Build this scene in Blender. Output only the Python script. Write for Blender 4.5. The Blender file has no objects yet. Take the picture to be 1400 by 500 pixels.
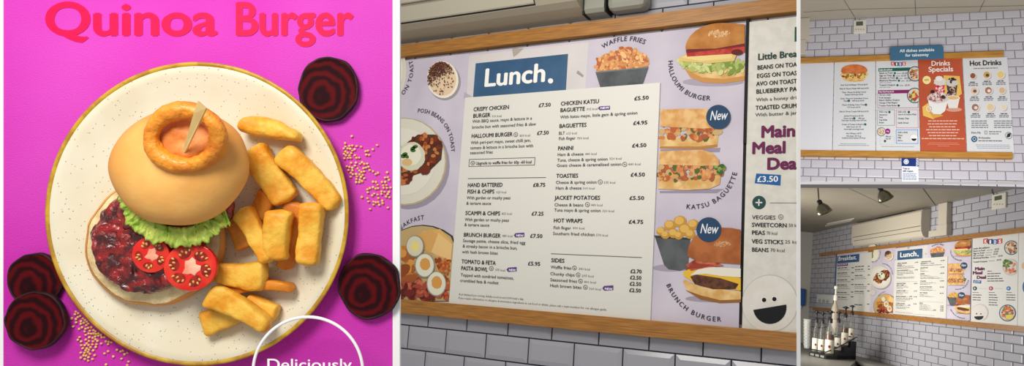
import bpy, bmesh, math, random
from mathutils import Matrix, Vector, noise
S = bpy.context.scene
COL = S.collection
R = random.Random(7)
PI = math.pi

# ------------------------------------------------------------------ camera, world, lights, exposure
def _cam_rot():
    z = Vector((0.086, 0.987, -0.135)).normalized()      # world up seen from the camera (pitched up a little, rolled a little)
    f = Vector((0, 0, -1)); y = (f - z * f.dot(z)).normalized(); x = y.cross(z)
    return Matrix((x, y, z))
CAM = Matrix.Translation((0, 0, 1.55)) @ _cam_rot().to_4x4()
cd = bpy.data.cameras.new('camera'); cam = bpy.data.objects.new('camera', cd); COL.objects.link(cam)
cd.sensor_width = 36; cd.lens = 36 * 1000 / 1400; cd.clip_start = 0.02; cam.matrix_world = CAM
S.camera = cam
S.view_settings.view_transform = 'Standard'; S.view_settings.look = 'None'; S.view_settings.gamma = 1
S.view_settings.use_curve_mapping = False; S.view_settings.exposure = 0.0
W = bpy.data.worlds.new('world'); S.world = W; W.use_nodes = True
W.node_tree.nodes['Background'].inputs[0].default_value = (1.0, 0.985, 0.96, 1)
W.node_tree.nodes['Background'].inputs[1].default_value = 0.40

def campt(px, py, d):
    """point seen at pixel px,py at depth d (camera axes right, down, forward) as world point"""
    return CAM @ Vector(((px - 700) * d / 1000, -(py - 250) * d / 1000, -d))
def area(name, p, target, size, power, color=(1, 1, 1), spot=None):
    l = bpy.data.lights.new(name, 'SPOT' if spot else 'AREA'); l.energy = power; l.color = color
    if spot: l.spot_size = spot; l.spot_blend = 1; l.shadow_soft_size = size
    else: l.size = size
    o = bpy.data.objects.new(name, l); COL.objects.link(o)
    o.location = p; o.rotation_euler = (target - p).to_track_quat('-Z', 'Y').to_euler(); return o

# ------------------------------------------------------------------ wall frames
# each frame: local x runs right along the wall, y into the wall, z up; u, v are board heights right of / below the board's top edge
class Frame:
    def __init__(s, rot, t, sc, au=1.0, bu=0.0):
        s.R = Matrix(rot); s.t = Vector(t) * sc; s.sc = sc; s.au = au; s.bu = bu
        c = [s.R.col[i] for i in range(3)]
        fl = lambda q: Vector((q[0], -q[1], -q[2]))
        m = Matrix((fl(c[0]), fl(c[2]), fl(-c[1]))).transposed().to_4x4()
        m.translation = fl(s.t)
        s.M = CAM @ m @ Matrix.Translation((bu * sc, 0, 0)) @ Matrix.Diagonal((au, 1, 1, 1))
    def uv(s, px, py, w=0.0):
        t = s.t + s.R.col[2] * w * s.sc
        d = Vector(((px - 700) / 1000, (py - 250) / 1000, 1)); k = t.dot(s.R.col[2]) / d.dot(s.R.col[2])
        q = s.R.transposed() @ (d * k - t)
        return ((q[0] / s.sc - s.bu) / s.au, q[1] / s.sc)
    def onv(s, px, py, v):
        n = s.R.col[1]; d = Vector(((px - 700) / 1000, (py - 250) / 1000, 1))
        k = (s.t.dot(n) + v * s.sc) / d.dot(n); q = s.R.transposed() @ (d * k - s.t)
        return ((q[0] / s.sc - s.bu) / s.au, q[2] / s.sc)
    def onu(s, px, py, u):
        n = s.R.col[0]; d = Vector(((px - 700) / 1000, (py - 250) / 1000, 1)); uu = u * s.au + s.bu
        k = (s.t.dot(n) + uu * s.sc) / d.dot(n); q = s.R.transposed() @ (d * k - s.t)
        return (q[1] / s.sc, q[2] / s.sc)
R2 = [[0.8747584768677102,-0.0685074459796806,0.47969191883266077],[-0.00873318759622545,0.9875654935343979,0.1569653701125306],[-0.484480483180105,-0.14149602759616864,0.86328299855378]]
R4 = [[-0.08183373992828769,-0.10423365603259621,0.9911803993011906],[-0.1376309303160368,0.986169549100669,0.09234363782587549],[-0.9870972424382195,-0.12886025522495695,-0.09504771745631085]]
R3 = [[0.9249898291807831,-0.16796763975271284,0.3408528830859334],[0.027985523160573705,0.9246770556011158,0.37972246883513416],[-0.3789599271763743,-0.3417004753299624,0.8600175339803936]]
F2 = Frame(R2, [0.2683616658694896,-0.535321028515975,2.683834227538675], 1.0)
T4 = [5.857159741150392,0.9980122654125163,11.261747649543251]
F4 = Frame(R4, T4, 1.0)
F4s = Frame(R4, T4, 1.0, 1.997, 1.119)
F3 = Frame(R3, [3.121227494627364,-1.2498091009767136,7.564643260688129], 0.6)
D1 = 0.66
class Flat(Frame):
    def __init__(s):
        s.R = Matrix.Identity(3); s.t = Vector((0, 0, D1)); s.sc = 1; s.au = 1; s.bu = 0
        m = Matrix(((1, 0, 0), (0, 0, 1), (0, -1, 0))).transposed()
        m = Matrix(((1, 0, 0), (0, 0, 1), (0, -1, 0))).to_4x4()
        m.translation = (0, 0, -D1); s.M = CAM @ m
F1 = Flat()
F1.M = CAM @ Matrix(((1, 0, 0, 0), (0, 0, 1, 0), (0, -1, 0, -D1), (0, 0, 0, 1)))

def lp(F, u, v, w=0.0):      # local point in metres
    return Vector((u * F.sc, w * F.sc, -v * F.sc))
# lights of the four bays
area('food_light', campt(-1900, -2800, 0.12), campt(270, 330, 0.66), 0.26, 4.6, (1, .98, .93))
def wlight(name, F, u, v, w, tu, tv, size, power, color=(1, .95, .88), spot=None):
    return area(name, F.M @ lp(F, u, v, w), F.M @ lp(F, tu, tv, 0), size * 1.0, power, color, spot)
wlight('lunch_wall_light', F2, 0.05, -0.1, -1.45, 0.0, 0.6, 0.7, 19)
wlight('specials_wall_light', F3, 0.9, 2.0, -2.3, 0.9, 0.8, 0.9, 25, (1, .98, .97))
wlight('breakfast_wall_light', F4, 0.9, 0.9, -2.7, 1.0, 0.9, 1.2, 98, (1, .96, .9))

# ------------------------------------------------------------------ materials
def lin(c):
    r = []
    for x in c[:3]:
        x = x / 255; r.append(x / 12.92 if x <= .04045 else ((x + .055) / 1.055) ** 2.4)
    return (r[0], r[1], r[2], 1)
MATS = {}
def M(name, c=None, rough=.55, c2=None, scale=8, detail=4, lo=.4, hi=.6, bump=0, bscale=40, metal=0, spec=.4, alpha=None, stretch=None, trans=0, coat=0, sss=0, speck=None):
    if name in MATS: return MATS[name]
    m = bpy.data.materials.new(name); m.use_nodes = True; nt = m.node_tree; N = nt.nodes; L = nt.links
    b = N['Principled BSDF']; b.inputs['Base Color'].default_value = lin(c); b.inputs['Roughness'].default_value = rough
    b.inputs['Metallic'].default_value = metal; b.inputs['Specular IOR Level'].default_value = spec
    if coat: b.inputs['Coat Weight'].default_value = coat; b.inputs['Coat Roughness'].default_value = .12
    if trans: b.inputs['Transmission Weight'].default_value = trans
    if sss: b.inputs['Subsurface Weight'].default_value = sss; b.inputs['Subsurface Radius'].default_value = (.01, .004, .002); b.inputs['Subsurface Scale'].default_value = .5
    if alpha is not None: b.inputs['Alpha'].default_value = alpha
    tc = None
    def coords():
        t = N.new('ShaderNodeTexCoord'); mp = N.new('ShaderNodeMapping')
        if stretch: mp.inputs['Scale'].default_value = stretch
        L.new(t.outputs['Object'], mp.inputs['Vector']); return mp.outputs['Vector']
    if c2 is not None:
        n = N.new('ShaderNodeTexNoise'); n.inputs['Scale'].default_value = scale; n.inputs['Detail'].default_value = detail
        L.new(coords(), n.inputs['Vector'])
        r = N.new('ShaderNodeValToRGB'); r.color_ramp.elements[0].position = lo; r.color_ramp.elements[1].position = hi
        r.color_ramp.elements[0].color = lin(c); r.color_ramp.elements[1].color = lin(c2)
        L.new(n.outputs['Fac'], r.inputs['Fac']); out = r.outputs['Color']
        if speck:
            v = N.new('ShaderNodeTexVoronoi'); v.inputs['Scale'].default_value = speck[0]; L.new(coords(), v.inputs['Vector'])
            w = N.new('ShaderNodeMath'); w.operation = 'LESS_THAN'; w.inputs[1].default_value = speck[1]; L.new(v.outputs['Distance'], w.inputs[0])
            mx = N.new('ShaderNodeMixRGB'); L.new(w.outputs[0], mx.inputs['Fac']); L.new(out, mx.inputs[1]); mx.inputs[2].default_value = lin(speck[2]); out = mx.outputs[0]
        L.new(out, b.inputs['Base Color'])
    if bump:
        n = N.new('ShaderNodeTexNoise'); n.inputs['Scale'].default_value = bscale; n.inputs['Detail'].default_value = 6
        L.new(coords(), n.inputs['Vector'])
        bp = N.new('ShaderNodeBump'); bp.inputs['Strength'].default_value = min(1, bump); bp.inputs['Distance'].default_value = .002
        L.new(n.outputs['Fac'], bp.inputs['Height']); L.new(bp.outputs['Normal'], b.inputs['Normal'])
    MATS[name] = m; return m
def P(c):      # plain printed ink / paint colour
    c = tuple(int(x) for x in c)
    return M('ink_%02x%02x%02x' % c, c, rough=.6, spec=.2)
def crisp(m, edge, lo=.5, hi=.56):
    """browner, crisper crust along the sharp edges"""
    nt = m.node_tree; N = nt.nodes; L = nt.links; b = N['Principled BSDF']; src = b.inputs['Base Color'].links[0].from_socket
    g = N.new('ShaderNodeNewGeometry'); r = N.new('ShaderNodeMapRange'); r.inputs[1].default_value = lo; r.inputs[2].default_value = hi
    L.new(g.outputs['Pointiness'], r.inputs[0]); mx = N.new('ShaderNodeMixRGB'); L.new(r.outputs[0], mx.inputs[0]); L.new(src, mx.inputs[1]); mx.inputs[2].default_value = lin(edge)
    L.new(mx.outputs[0], b.inputs['Base Color']); return m
def wood_mat(name, c, c2, sx=1):
    return M(name, c, .38, c2, 9, 6, .3, .72, bump=.15, bscale=30, stretch=(1.3 * sx, 6, 26), spec=.45)
def beet_mat():
    m = M('beetroot_flesh', (60, 10, 20), .7, spec=.1)
    nt = m.node_tree; N = nt.nodes; L = nt.links; b = N['Principled BSDF']
    t = N.new('ShaderNodeTexCoord'); n = N.new('ShaderNodeTexNoise'); n.inputs['Scale'].default_value = 55; n.inputs['Detail'].default_value = 3
    L.new(t.outputs['Object'], n.inputs['Vector'])
    mx = N.new('ShaderNodeMixRGB'); mx.inputs['Fac'].default_value = .011; L.new(t.outputs['Object'], mx.inputs[1]); L.new(n.outputs['Color'], mx.inputs[2])
    v = N.new('ShaderNodeVectorMath'); v.operation = 'LENGTH'; L.new(mx.outputs[0], v.inputs[0])
    a = N.new('ShaderNodeMath'); a.operation = 'MULTIPLY'; a.inputs[1].default_value = 720; L.new(v.outputs['Value'], a.inputs[0])
    s = N.new('ShaderNodeMath'); s.operation = 'SINE'; L.new(a.outputs[0], s.inputs[0])
    r = N.new('ShaderNodeValToRGB'); r.color_ramp.elements[0].position = .15; r.color_ramp.elements[1].position = .95
    r.color_ramp.elements[0].color = lin((40, 7, 13)); r.color_ramp.elements[1].color = lin((88, 9, 15))
    a2 = N.new('ShaderNodeMath'); a2.operation = 'MULTIPLY_ADD'; a2.inputs[1].default_value = .5; a2.inputs[2].default_value = .5
    L.new(s.outputs[0], a2.inputs[0]); L.new(a2.outputs[0], r.inputs['Fac']); L.new(r.outputs['Color'], b.inputs['Base Color'])
    return m

# ------------------------------------------------------------------ objects
def tag(o, label=None, cat=None, group=None, kind=None):
    if label: o['label'] = label
    if cat: o['category'] = cat
    if group: o['group'] = group
    if kind: o['kind'] = kind
    return o
class MB:
    """collects polygons in one frame's local metres and links them as one mesh object"""
    def __init__(s): s.v = []; s.f = []; s.m = []; s.mats = []; s.smooth = []
    def mi(s, mat):
        if mat not in s.mats: s.mats.append(mat)
        return s.mats.index(mat)
    def add(s, verts, faces, mat, smooth=False):
        o = len(s.v); s.v += [Vector(q) for q in verts]; k = s.mi(mat)
        for f in faces: s.f.append([i + o for i in f]); s.m.append(k); s.smooth.append(smooth)
    def box(s, a, b, mat):
        x0, y0, z0 = a; x1, y1, z1 = b
        s.add([(x, y, z) for x in (x0, x1) for y in (y0, y1) for z in (z0, z1)],
              [(0, 1, 3, 2), (4, 6, 7, 5), (0, 4, 5, 1), (2, 3, 7, 6), (0, 2, 6, 4), (1, 5, 7, 3)], mat)
    def prism(s, loop_a, loop_b, mat, smooth=False):
        n = len(loop_a); s.add(list(loop_a) + list(loop_b), [tuple(range(n)), tuple(range(2 * n - 1, n - 1, -1))], mat)
        s.add(list(loop_a) + list(loop_b), [(i, i + n, (i + 1) % n + n, (i + 1) % n) for i in range(n)], mat, smooth)
    def tube(s, pts, rad, mat, seg=10, caps=True):
        pts = [Vector(p) for p in pts]; rad = rad if isinstance(rad, (list, tuple)) else [rad] * len(pts)
        vs = []; up = None
        for i, p in enumerate(pts):
            t = (pts[min(i + 1, len(pts) - 1)] - pts[max(i - 1, 0)]).normalized()
            if up is None: up = t.orthogonal().normalized()
            up = (up - t * up.dot(t)).normalized(); w = t.cross(up)
            vs += [p + (up * math.cos(2 * PI * k / seg) + w * math.sin(2 * PI * k / seg)) * rad[i] for k in range(seg)]
        fs = [(i * seg + k, i * seg + (k + 1) % seg, (i + 1) * seg + (k + 1) % seg, (i + 1) * seg + k) for i in range(len(pts) - 1) for k in range(seg)]
        s.add(vs, fs, mat, True)
        if caps: s.add(vs[:seg], [tuple(range(seg))[::-1]], mat); s.add(vs[-seg:], [tuple(range(seg))], mat)
    def lathe(s, base, axis, prof, mat, seg=24):
        base = Vector(base); a = Vector(axis).normalized(); s.tube([base + a * h for r, h in prof], [max(r, 1e-5) for r, h in prof], mat, seg)
    def build(s, name, F=None, parent=None, origin=None, bevel=0, mat_world=None, auto=False):
        me = bpy.data.meshes.new(name)
        if parent is not None: org = parent['_o']; org = Vector(org)
        else:
            org = Vector(origin) if origin is not None else sum((Vector(q) for q in s.v), Vector()) / len(s.v)
        me.from_pydata([tuple(q - org) for q in s.v], [], s.f)
        for m in s.mats: me.materials.append(m)
        me.polygons.foreach_set('material_index', s.m); me.polygons.foreach_set('use_smooth', s.smooth); me.update()
        o = bpy.data.objects.new(name, me); COL.objects.link(o)
        if parent is not None: o.parent = parent; o['_o'] = tuple(org)
        else: o.matrix_world = F.M @ Matrix.Translation(org); o['_o'] = tuple(org)
        if bevel:
            bm = bmesh.new(); bm.from_mesh(me); bmesh.ops.remove_doubles(bm, verts=bm.verts, dist=1e-6)
            bmesh.ops.recalc_face_normals(bm, faces=bm.faces)
            bmesh.ops.bevel(bm, geom=[e for e in bm.edges if e.calc_face_angle(0) > .6], offset=bevel, segments=2, affect='EDGES', profile=.5)
            bm.to_mesh(me); bm.free()
        return o
def empty(name, F, org, label, cat, group=None):
    o = bpy.data.objects.new(name, None); COL.objects.link(o); o.empty_display_size = .02
    o.matrix_world = F.M @ Matrix.Translation(org); o['_o'] = tuple(org)
    return tag(o, label, cat, group)
def copy_tree(o, parent=None):
    c = o.copy(); COL.objects.link(c); c.parent = parent
    for ch in [x for x in bpy.data.objects if x.parent == o]: copy_tree(ch, c)
    return c

# ------------------------------------------------------------------ lettering
_G = {}
def glyph(ch, res=2):
    k = (ch, res)
    if k not in _G:
        def mk(body):
            cu = bpy.data.curves.new('g', 'FONT'); cu.body = body; cu.size = 1; cu.resolution_u = res
            o = bpy.data.objects.new('g', cu); me = o.to_mesh()
            vs = [(q.co.x, q.co.y) for q in me.vertices]; fs = [tuple(p.vertices) for p in me.polygons]
            o.to_mesh_clear(); bpy.data.objects.remove(o); bpy.data.curves.remove(cu); return vs, fs
        vs, fs = mk(ch)
        a = mk('I' + ch + 'I')[0]; b = mk('II')[0]
        adv = max(q[0] for q in a) - max(q[0] for q in b)
        _G[k] = (vs, fs, adv)
    return _G[k]
CAPH = max(q[1] for q in glyph('H')[0])
def strw(s, track=0): return sum(glyph(c)[2] + track for c in s) - track
class Print(MB):
    """flat printed matter on a board face: coordinates given as photo points, turned into the wall's own metres"""
    def __init__(s, F, w0=0.0, lay=.0007):
        super().__init__(); s.F = F; s.w0 = w0; s.lay = lay
    def uv(s, p): return s.F.uv(p[0], p[1], s.w0)
    def P(s, uv, layer): return lp(s.F, uv[0], uv[1], s.w0 - layer * s.lay)
    def poly(s, pts, mat, layer=1, raw=False):
        q = [p if raw else s.uv(p) for p in pts]
        s.add([s.P(a, layer) for a in q], [tuple(range(len(q)))], mat if not isinstance(mat, tuple) else P(mat))
    def rect(s, x0, y0, x1, y1, mat, layer=1):
        a = s.uv((x0, y0)); b = (s.uv((x1, y0))[0], s.uv((x0, y1))[1]); s.poly([a, (b[0], a[1]), b, (a[0], b[1])], mat, layer, True)
    def frame(s, x0, y0, x1, y1, th, mat, layer=1):
        a = s.uv((x0, y0)); b = (s.uv((x1, y0))[0], s.uv((x0, y1))[1]); t = s.uv((x0, y0 + th))[1] - a[1]; k = s.uv((x0 + th, y0))[0] - a[0]
        for q0, q1 in ((a, (b[0], a[1] + t)), ((a[0], b[1] - t), b), (a, (a[0] + k, b[1])), ((b[0] - k, a[1]), b)):
            s.poly([q0, (q1[0], q0[1]), q1, (q0[0], q1[1])], mat, layer, True)
    def ell(s, cx, cy, rx, ry, mat, layer=1, a0=0, a1=360, rot=0, seg=28, wob=0, clip=None):
        pts = []
        n = seg if a1 - a0 >= 360 else seg + 1
        for i in range(n):
            a = math.radians(a0 + (a1 - a0) * i / seg); k = 1 + (R.uniform(-wob, wob) if wob else 0)
            x = rx * math.cos(a) * k; y = ry * math.sin(a) * k; r = math.radians(rot)
            X = cx + x * math.cos(r) - y * math.sin(r); Y = cy + x * math.sin(r) + y * math.cos(r)
            if clip: X = min(max(X, clip[0]), clip[2]); Y = min(max(Y, clip[1]), clip[3])
            pts.append((X, Y))
        s.poly(pts, mat, layer)
    def ring(s, cx, cy, r, th, mat, layer=1, seg=24):
        c = s.uv((cx, cy)); k = abs(s.uv((cx, cy + r))[1] - c[1]); kx = abs(s.uv((cx + r, cy))[0] - c[0]); t = th / r
        vs = []
        for i in range(seg):
            a = 2 * PI * i / seg
            for q in (1, 1 - t): vs.append(s.P((c[0] + kx * q * math.cos(a), c[1] + k * q * math.sin(a)), layer))
        s.add(vs, [(2 * i, 2 * i + 1, (2 * i + 3) % (2 * seg), (2 * i + 2) % (2 * seg)) for i in range(seg)], P(mat))
    def scatter(s, inside, n, rr, mats, layer=2, box=None, el=1.5):
        k = 0; tries = 0
        while k < n and tries < n * 30:
            tries += 1; x = R.uniform(box[0], box[2]); y = R.uniform(box[1], box[3])
            if not inside(x, y): continue
            r = R.uniform(*rr); s.ell(x, y, r * R.uniform(1, el), r, R.choice(mats), layer + k * .02, rot=R.uniform(0, 180), seg=8); k += 1
    def glyphs(s, vs, fs, fn, mat, layer, bold):
        sh = [(0, 0)]
        if bold: sh += [(bold * math.cos(a), bold * math.sin(a)) for a in [i * PI / 4 + PI / 8 for i in range(8)]] if bold > .03 else [(-bold, 0), (bold, 0), (0, bold * .7), (0, -bold * .7)]
        for k, (dx, dy) in enumerate(sh):
            s.add([s.P(fn(x + dx, y + dy), layer + k * .004) for x, y in vs], [f[::-1] for f in fs], mat)
    def text(s, body, x0, y0, x1=None, cap=5, mat=(25, 28, 30), bold=0, layer=3, res=2, align='l', wmax=None, italic=0):
        mat = P(mat) if isinstance(mat, tuple) else mat
        if align == 'c':
            a = s.uv((x0, y0)); c = abs(a[1] - s.uv((x0, y0 - cap))[1])
            if x1: k = abs(s.uv((x0 + x1 / 2, y0))[0] - s.uv((x0 - x1 / 2, y0))[0]) / strw(body)
            else: k = c / CAPH
            u0 = a[0] - k * strw(body) / 2
        else:
            a = s.uv((x0, y0)); c = abs(a[1] - s.uv((x0, y0 - cap))[1]); u0 = a[0]
            k = (s.uv((x1, y0))[0] - a[0]) / strw(body) if x1 else c / CAPH
        ky = c / CAPH; x = 0
        for ch in body:
            vs, fs, adv = glyph(ch, res)
            if fs: s.glyphs(vs, fs, lambda gx, gy, x=x: (u0 + k * (x + gx + italic * gy), a[1] - ky * gy), mat, layer, bold)
            x += adv
        return u0 + k * x
    def arc(s, body, p0, p1, p2, cap, mat=(40, 40, 60), bold=.02, layer=3, track=None, res=2):
        mat = P(mat); A, B, C = [Vector(s.uv(p)) for p in (p0, p1, p2)]
        for q in (A, B, C): q.y = -q.y
        d = 2 * (A.x * (B.y - C.y) + B.x * (C.y - A.y) + C.x * (A.y - B.y))
        ux = ((A.length_squared) * (B.y - C.y) + B.length_squared * (C.y - A.y) + C.length_squared * (A.y - B.y)) / d
        uy = ((A.length_squared) * (C.x - B.x) + B.length_squared * (A.x - C.x) + C.length_squared * (B.x - A.x)) / d
        O = Vector((ux, uy)); r = (A - O).length
        an = lambda q: math.atan2(q.y - O.y, q.x - O.x)
        a0, a1, a2 = an(A), an(B), an(C)
        def ud(a, b): return (b - a + PI) % (2 * PI) - PI
        tot = ud(a0, a1) + ud(a1, a2); sg = 1 if tot > 0 else -1
        k = abs(s.uv((p1[0], p1[1] + cap))[1] - s.uv(p1)[1]) / CAPH
        L = abs(tot) * r; w = strw(body) * k; tr = (L - w) / max(1, len(body) - 1); x = 0
        for ch in body:
            vs, fs, adv = glyph(ch, res); mid = (x + adv * k / 2) / r; a = a0 + sg * mid
            T = Vector((-math.sin(a), math.cos(a))) * sg; Np = Vector((-T.y, T.x)); base = O + Vector((math.cos(a), math.sin(a))) * r
            def fn(gx, gy, T=T, Np=Np, base=base, adv=adv):
                q = base + T * (gx - adv / 2) * k + Np * gy * k; return (q.x, -q.y)
            if fs: s.glyphs(vs, fs, fn, mat, layer, bold)
            x += adv * k + tr
    def bars(s, x0, y, x1, h=1, mat=(90, 90, 95), layer=2, words=None):
        """a line of print too small to read"""
        a = s.uv((x0, y - h)); v1 = s.uv((x0, y))[1]; ue = s.uv((x1, y))[0]; k = (ue - a[0]) / (x1 - x0); u = a[0]
        while u < ue - h * k:
            w = R.uniform(2.2, 5.5) * h * k; e = min(u + w, ue); s.poly([(u, a[1]), (e, a[1]), (e, v1), (u, v1)], mat, layer, True); u += w + .7 * h * k
def nohalf(a, b): return a

# ------------------------------------------------------------------ tiled walls
def back(F, u, dw): return u - .3 * dw if F.sc == 1.0 and .7 < u < .82 else u      # the lunch wall's free end is mitred back
def tile_wall(name, F, u0, u1, v0, v1, tw, th, uo, vo, y, tile, grout, gap=.006, bev=.012, raise_=.006, thick=.1, clipu=None, poly=None, bu=None):
    mb = MB(); bu = bu or bev
    if poly: mb.prism([lp(F, a, b, y) for a, b in poly], [lp(F, back(F, a, thick), b, y + thick) for a, b in poly], grout)
    else: mb.box(lp(F, u0, v1, y), lp(F, u1, v0, y + thick), grout)
    j0 = math.floor((v0 - vo) / th); j1 = math.ceil((v1 - vo) / th)
    for j in range(j0, j1):
        a0 = max(v0, vo + j * th + gap / 2); a1 = min(v1, vo + (j + 1) * th - gap / 2)
        if a1 - a0 < .004: continue
        off = uo + (tw / 2 if j % 2 else 0)
        for i in range(math.floor((u0 - off) / tw), math.ceil((u1 - off) / tw)):
            gx = gap * (bu / bev)
            b0 = max(u0, off + i * tw + gx / 2); b1 = min(u1, off + (i + 1) * tw - gx / 2)
            if clipu: b1 = min(b1, clipu((a0 + a1) / 2))
            if b1 - b0 < .006: continue
            bx = min(bu, (b1 - b0) / 3); bz = min(bev, (a1 - a0) / 3)
            o = [(b0, a0), (b1, a0), (b1, a1), (b0, a1)]; n = [(b0 + bx, a0 + bz), (b1 - bx, a0 + bz), (b1 - bx, a1 - bz), (b0 + bx, a1 - bz)]
            n2 = n
            vs = [lp(F, p[0], p[1], y - .0005) for p in o] + [lp(F, p[0], p[1], y - raise_ * .45) for p in o] + [lp(F, p[0], p[1], y - raise_) for p in n]
            fs = [(8, 11, 10, 9)] + [(k + 4, k + 8, (k + 1) % 4 + 8, (k + 1) % 4 + 4) for k in range(4)] + [(k, k + 4, (k + 1) % 4 + 4, (k + 1) % 4) for k in range(4)]
            mb.add(vs, fs, tile)
    o = mb.build(name, F); tag(o, kind='structure'); return o
exec_parts = []

# ================================================================== BAY 1: the pink food poster display
def p1(px, py, h=0.0):
    d = D1 - h; return Vector(((px - 700) * d / 1000, -h, -(py - 250) * d / 1000))
def k1(h): return (D1 - h) / 1000
magenta = M('magenta_cloth', (208, 50, 178), .85, (220, 84, 198), 3.2, 3, .35, .65, bump=.5, bscale=900, spec=.1)
pb = empty('poster_board', F1, p1(270, 560), 'magenta poster board with white edges and the red words Quinoa Burger', 'poster')
mb = MB(); a = p1(5, -60); b = p1(537, 560); mb.box((a.x, 0, b.z), (b.x, .006, a.z), magenta); mb.build('backing', parent=pb)
mb = MB(); wm = M('poster_white_edge', (252, 252, 252), .6, spec=.2)
for x0, x1 in ((-14, 5), (537, 546.6)):
    mb = MB(); a = p1(x0, -60); b = p1(x1, 560); mb.box((a.x, -.0006, b.z), (b.x, .0065, a.z), wm)
    mb.build('white_edge', parent=pb)
pr = Print(F1, 0.0, .0003)
pr.text('Quinoa', 61, 48, 297, 44, (238, 12, 78), .030, 2, res=6)
pr.text('Burger', 320, 48, 482, 44, (238, 12, 78), .030, 2, res=6)
pr.build('lettering', parent=pb)

# plate
def disc(mb, cx, cy, rx, ry, prof, mat, href=0.0, rot=0, seg=72, rings_noise=None, lob=None, sub=1):
    """round form built around an upright axis; prof = (fraction of radius, height above the cloth)"""
    c = p1(cx, cy, href); k = k1(href); r = math.radians(rot); vs = []; fs = []
    pts = []
    for i in range(len(prof) - 1):
        for q in range(sub):
            t = q / sub; pts.append((prof[i][0] * (1 - t) + prof[i + 1][0] * t, prof[i][1] * (1 - t) + prof[i + 1][1] * t))
    pts.append(prof[-1])
    for rr, h in pts:
        for j in range(seg):
            a = 2 * PI * j / seg; L = 1 + (lob(a) if lob else 0)
            x = rx * k * rr * L * math.cos(a); y = ry * k * rr * L * math.sin(a)
            X = x * math.cos(r) - y * math.sin(r); Z = -(x * math.sin(r) + y * math.cos(r))
            p = Vector((c.x + X, -h, c.z + Z))
            if rings_noise:
                amp, fr = rings_noise; p += Vector((noise.noise(p * fr), noise.noise(p * fr + Vector((9, 3, 1))) , noise.noise(p * fr + Vector((1, 7, 5))))) * amp
            vs.append(p)
    n = len(pts)
    fs = [(i * seg + j, (i + 1) * seg + j, (i + 1) * seg + (j + 1) % seg, i * seg + (j + 1) % seg) for i in range(n - 1) for j in range(seg)]
    mb.add(vs, fs, mat, True)
    if pts[-1][0] < .2: mb.add(vs[-seg:], [tuple(range(seg))], mat, True)
glaze = M('speckled_glaze', (228, 218, 190), .3, (234, 226, 202), 20, 2, .4, .6, spec=.5, coat=.35, speck=(260, .13, (150, 140, 115)))
rimm = M('mustard_plate_rim', (205, 165, 45), .4, (176, 128, 30), 90, 3, .4, .6, spec=.5)
pl = empty('dinner_plate', F1, p1(272, 292), 'large round speckled cream plate with a mustard rim', 'plate')
mb = MB(); mb2 = MB()
disc(mb, 272, 292, 203, 203, [(.60, .0004), (.66, .001), (.97, .0135), (1.0, .0150), (.985, .0158), (.94, .0140), (.85, .0092), (.76, .0062), (.68, .0052), (.4, .005), (.0, .005)], glaze, .012, seg=128)
disc(mb2, 272, 292, 206, 206, [(.965, .0125), (1.0, .0152), (1.002, .0162), (.99, .0167), (.975, .0158), (.97, .0145)], rimm, .012, seg=128)
mb.build('dish', parent=pl); mb2.build('rim', parent=pl)

# burger
bg = empty('burger', F1, p1(225, 330, .006), 'open burger with onion ring, glazed patty, lettuce and tomato on the cream plate', 'burger')
crumb = M('bun_crumb', (248, 226, 172), .8, (214, 178, 125), 60, 5, .42, .68, bump=.6, bscale=300)
crust = M('bun_crust', (222, 140, 62), .55, (236, 172, 92), 26, 3, .35, .7, bump=.12, bscale=160, spec=.3)
crust_top = M('bun_top_crust', (220, 144, 60), .55, (240, 184, 104), 16, 4, .3, .7, bump=.2, bscale=120, spec=.25)
patty = M('glazed_patty', (72, 6, 8), .2, (158, 20, 17), 110, 6, .42, .6, bump=1, bscale=240, spec=.6, coat=.6)
mb = MB()
disc(mb, 213, 330, 97, 88, [(.86, .0055), (.97, .009), (1.0, .013), (.985, .0175), (.95, .019)], crust, .015, rot=-18, rings_noise=(.0012, 90), seg=64)
disc(mb, 213, 330, 97, 88, [(.955, .018), (.93, .0195), (.5, .019), (.0, .019)], crumb, .015, rot=-18, rings_noise=(.0012, 90), seg=64)
mb.build('bottom_bun', parent=bg)
mb = MB()
disc(mb, 202, 328, 78, 72, [(.9, .0185), (.99, .023), (1.0, .028), (.95, .033), (.85, .035), (.6, .0355), (.3, .036), (0, .036)], patty, .03, rot=-25, rings_noise=(.0032, 170), seg=150, sub=6)
mb.build('patty', parent=bg)
mb = MB()
disc(mb, 240, 288, 82, 40, [(.9, .030), (1, .036), (.9, .041), (.5, .042), (0, .042)], M('beetroot_relish', (95, 8, 18), .25, (165, 40, 25), 120, 5, .42, .6, bump=1, bscale=220, coat=.7), .037, rot=-3, rings_noise=(.003, 150), seg=90, sub=3)
mb.build('relish', parent=bg)
tr = M('tomato_flesh', (225, 30, 22), .25, (238, 62, 40), 60, 3, .4, .65, coat=.5)
ts = M('tomato_skin', (205, 12, 12), .25, spec=.5, coat=.6)
tg = M('tomato_jelly', (120, 10, 6), .2, (160, 34, 12), 150, 3, coat=.7)
tw_ = M('tomato_core', (244, 150, 120), .4, (250, 190, 160), 80)
seedm = M('tomato_seed', (232, 176, 96), .4)
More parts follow.
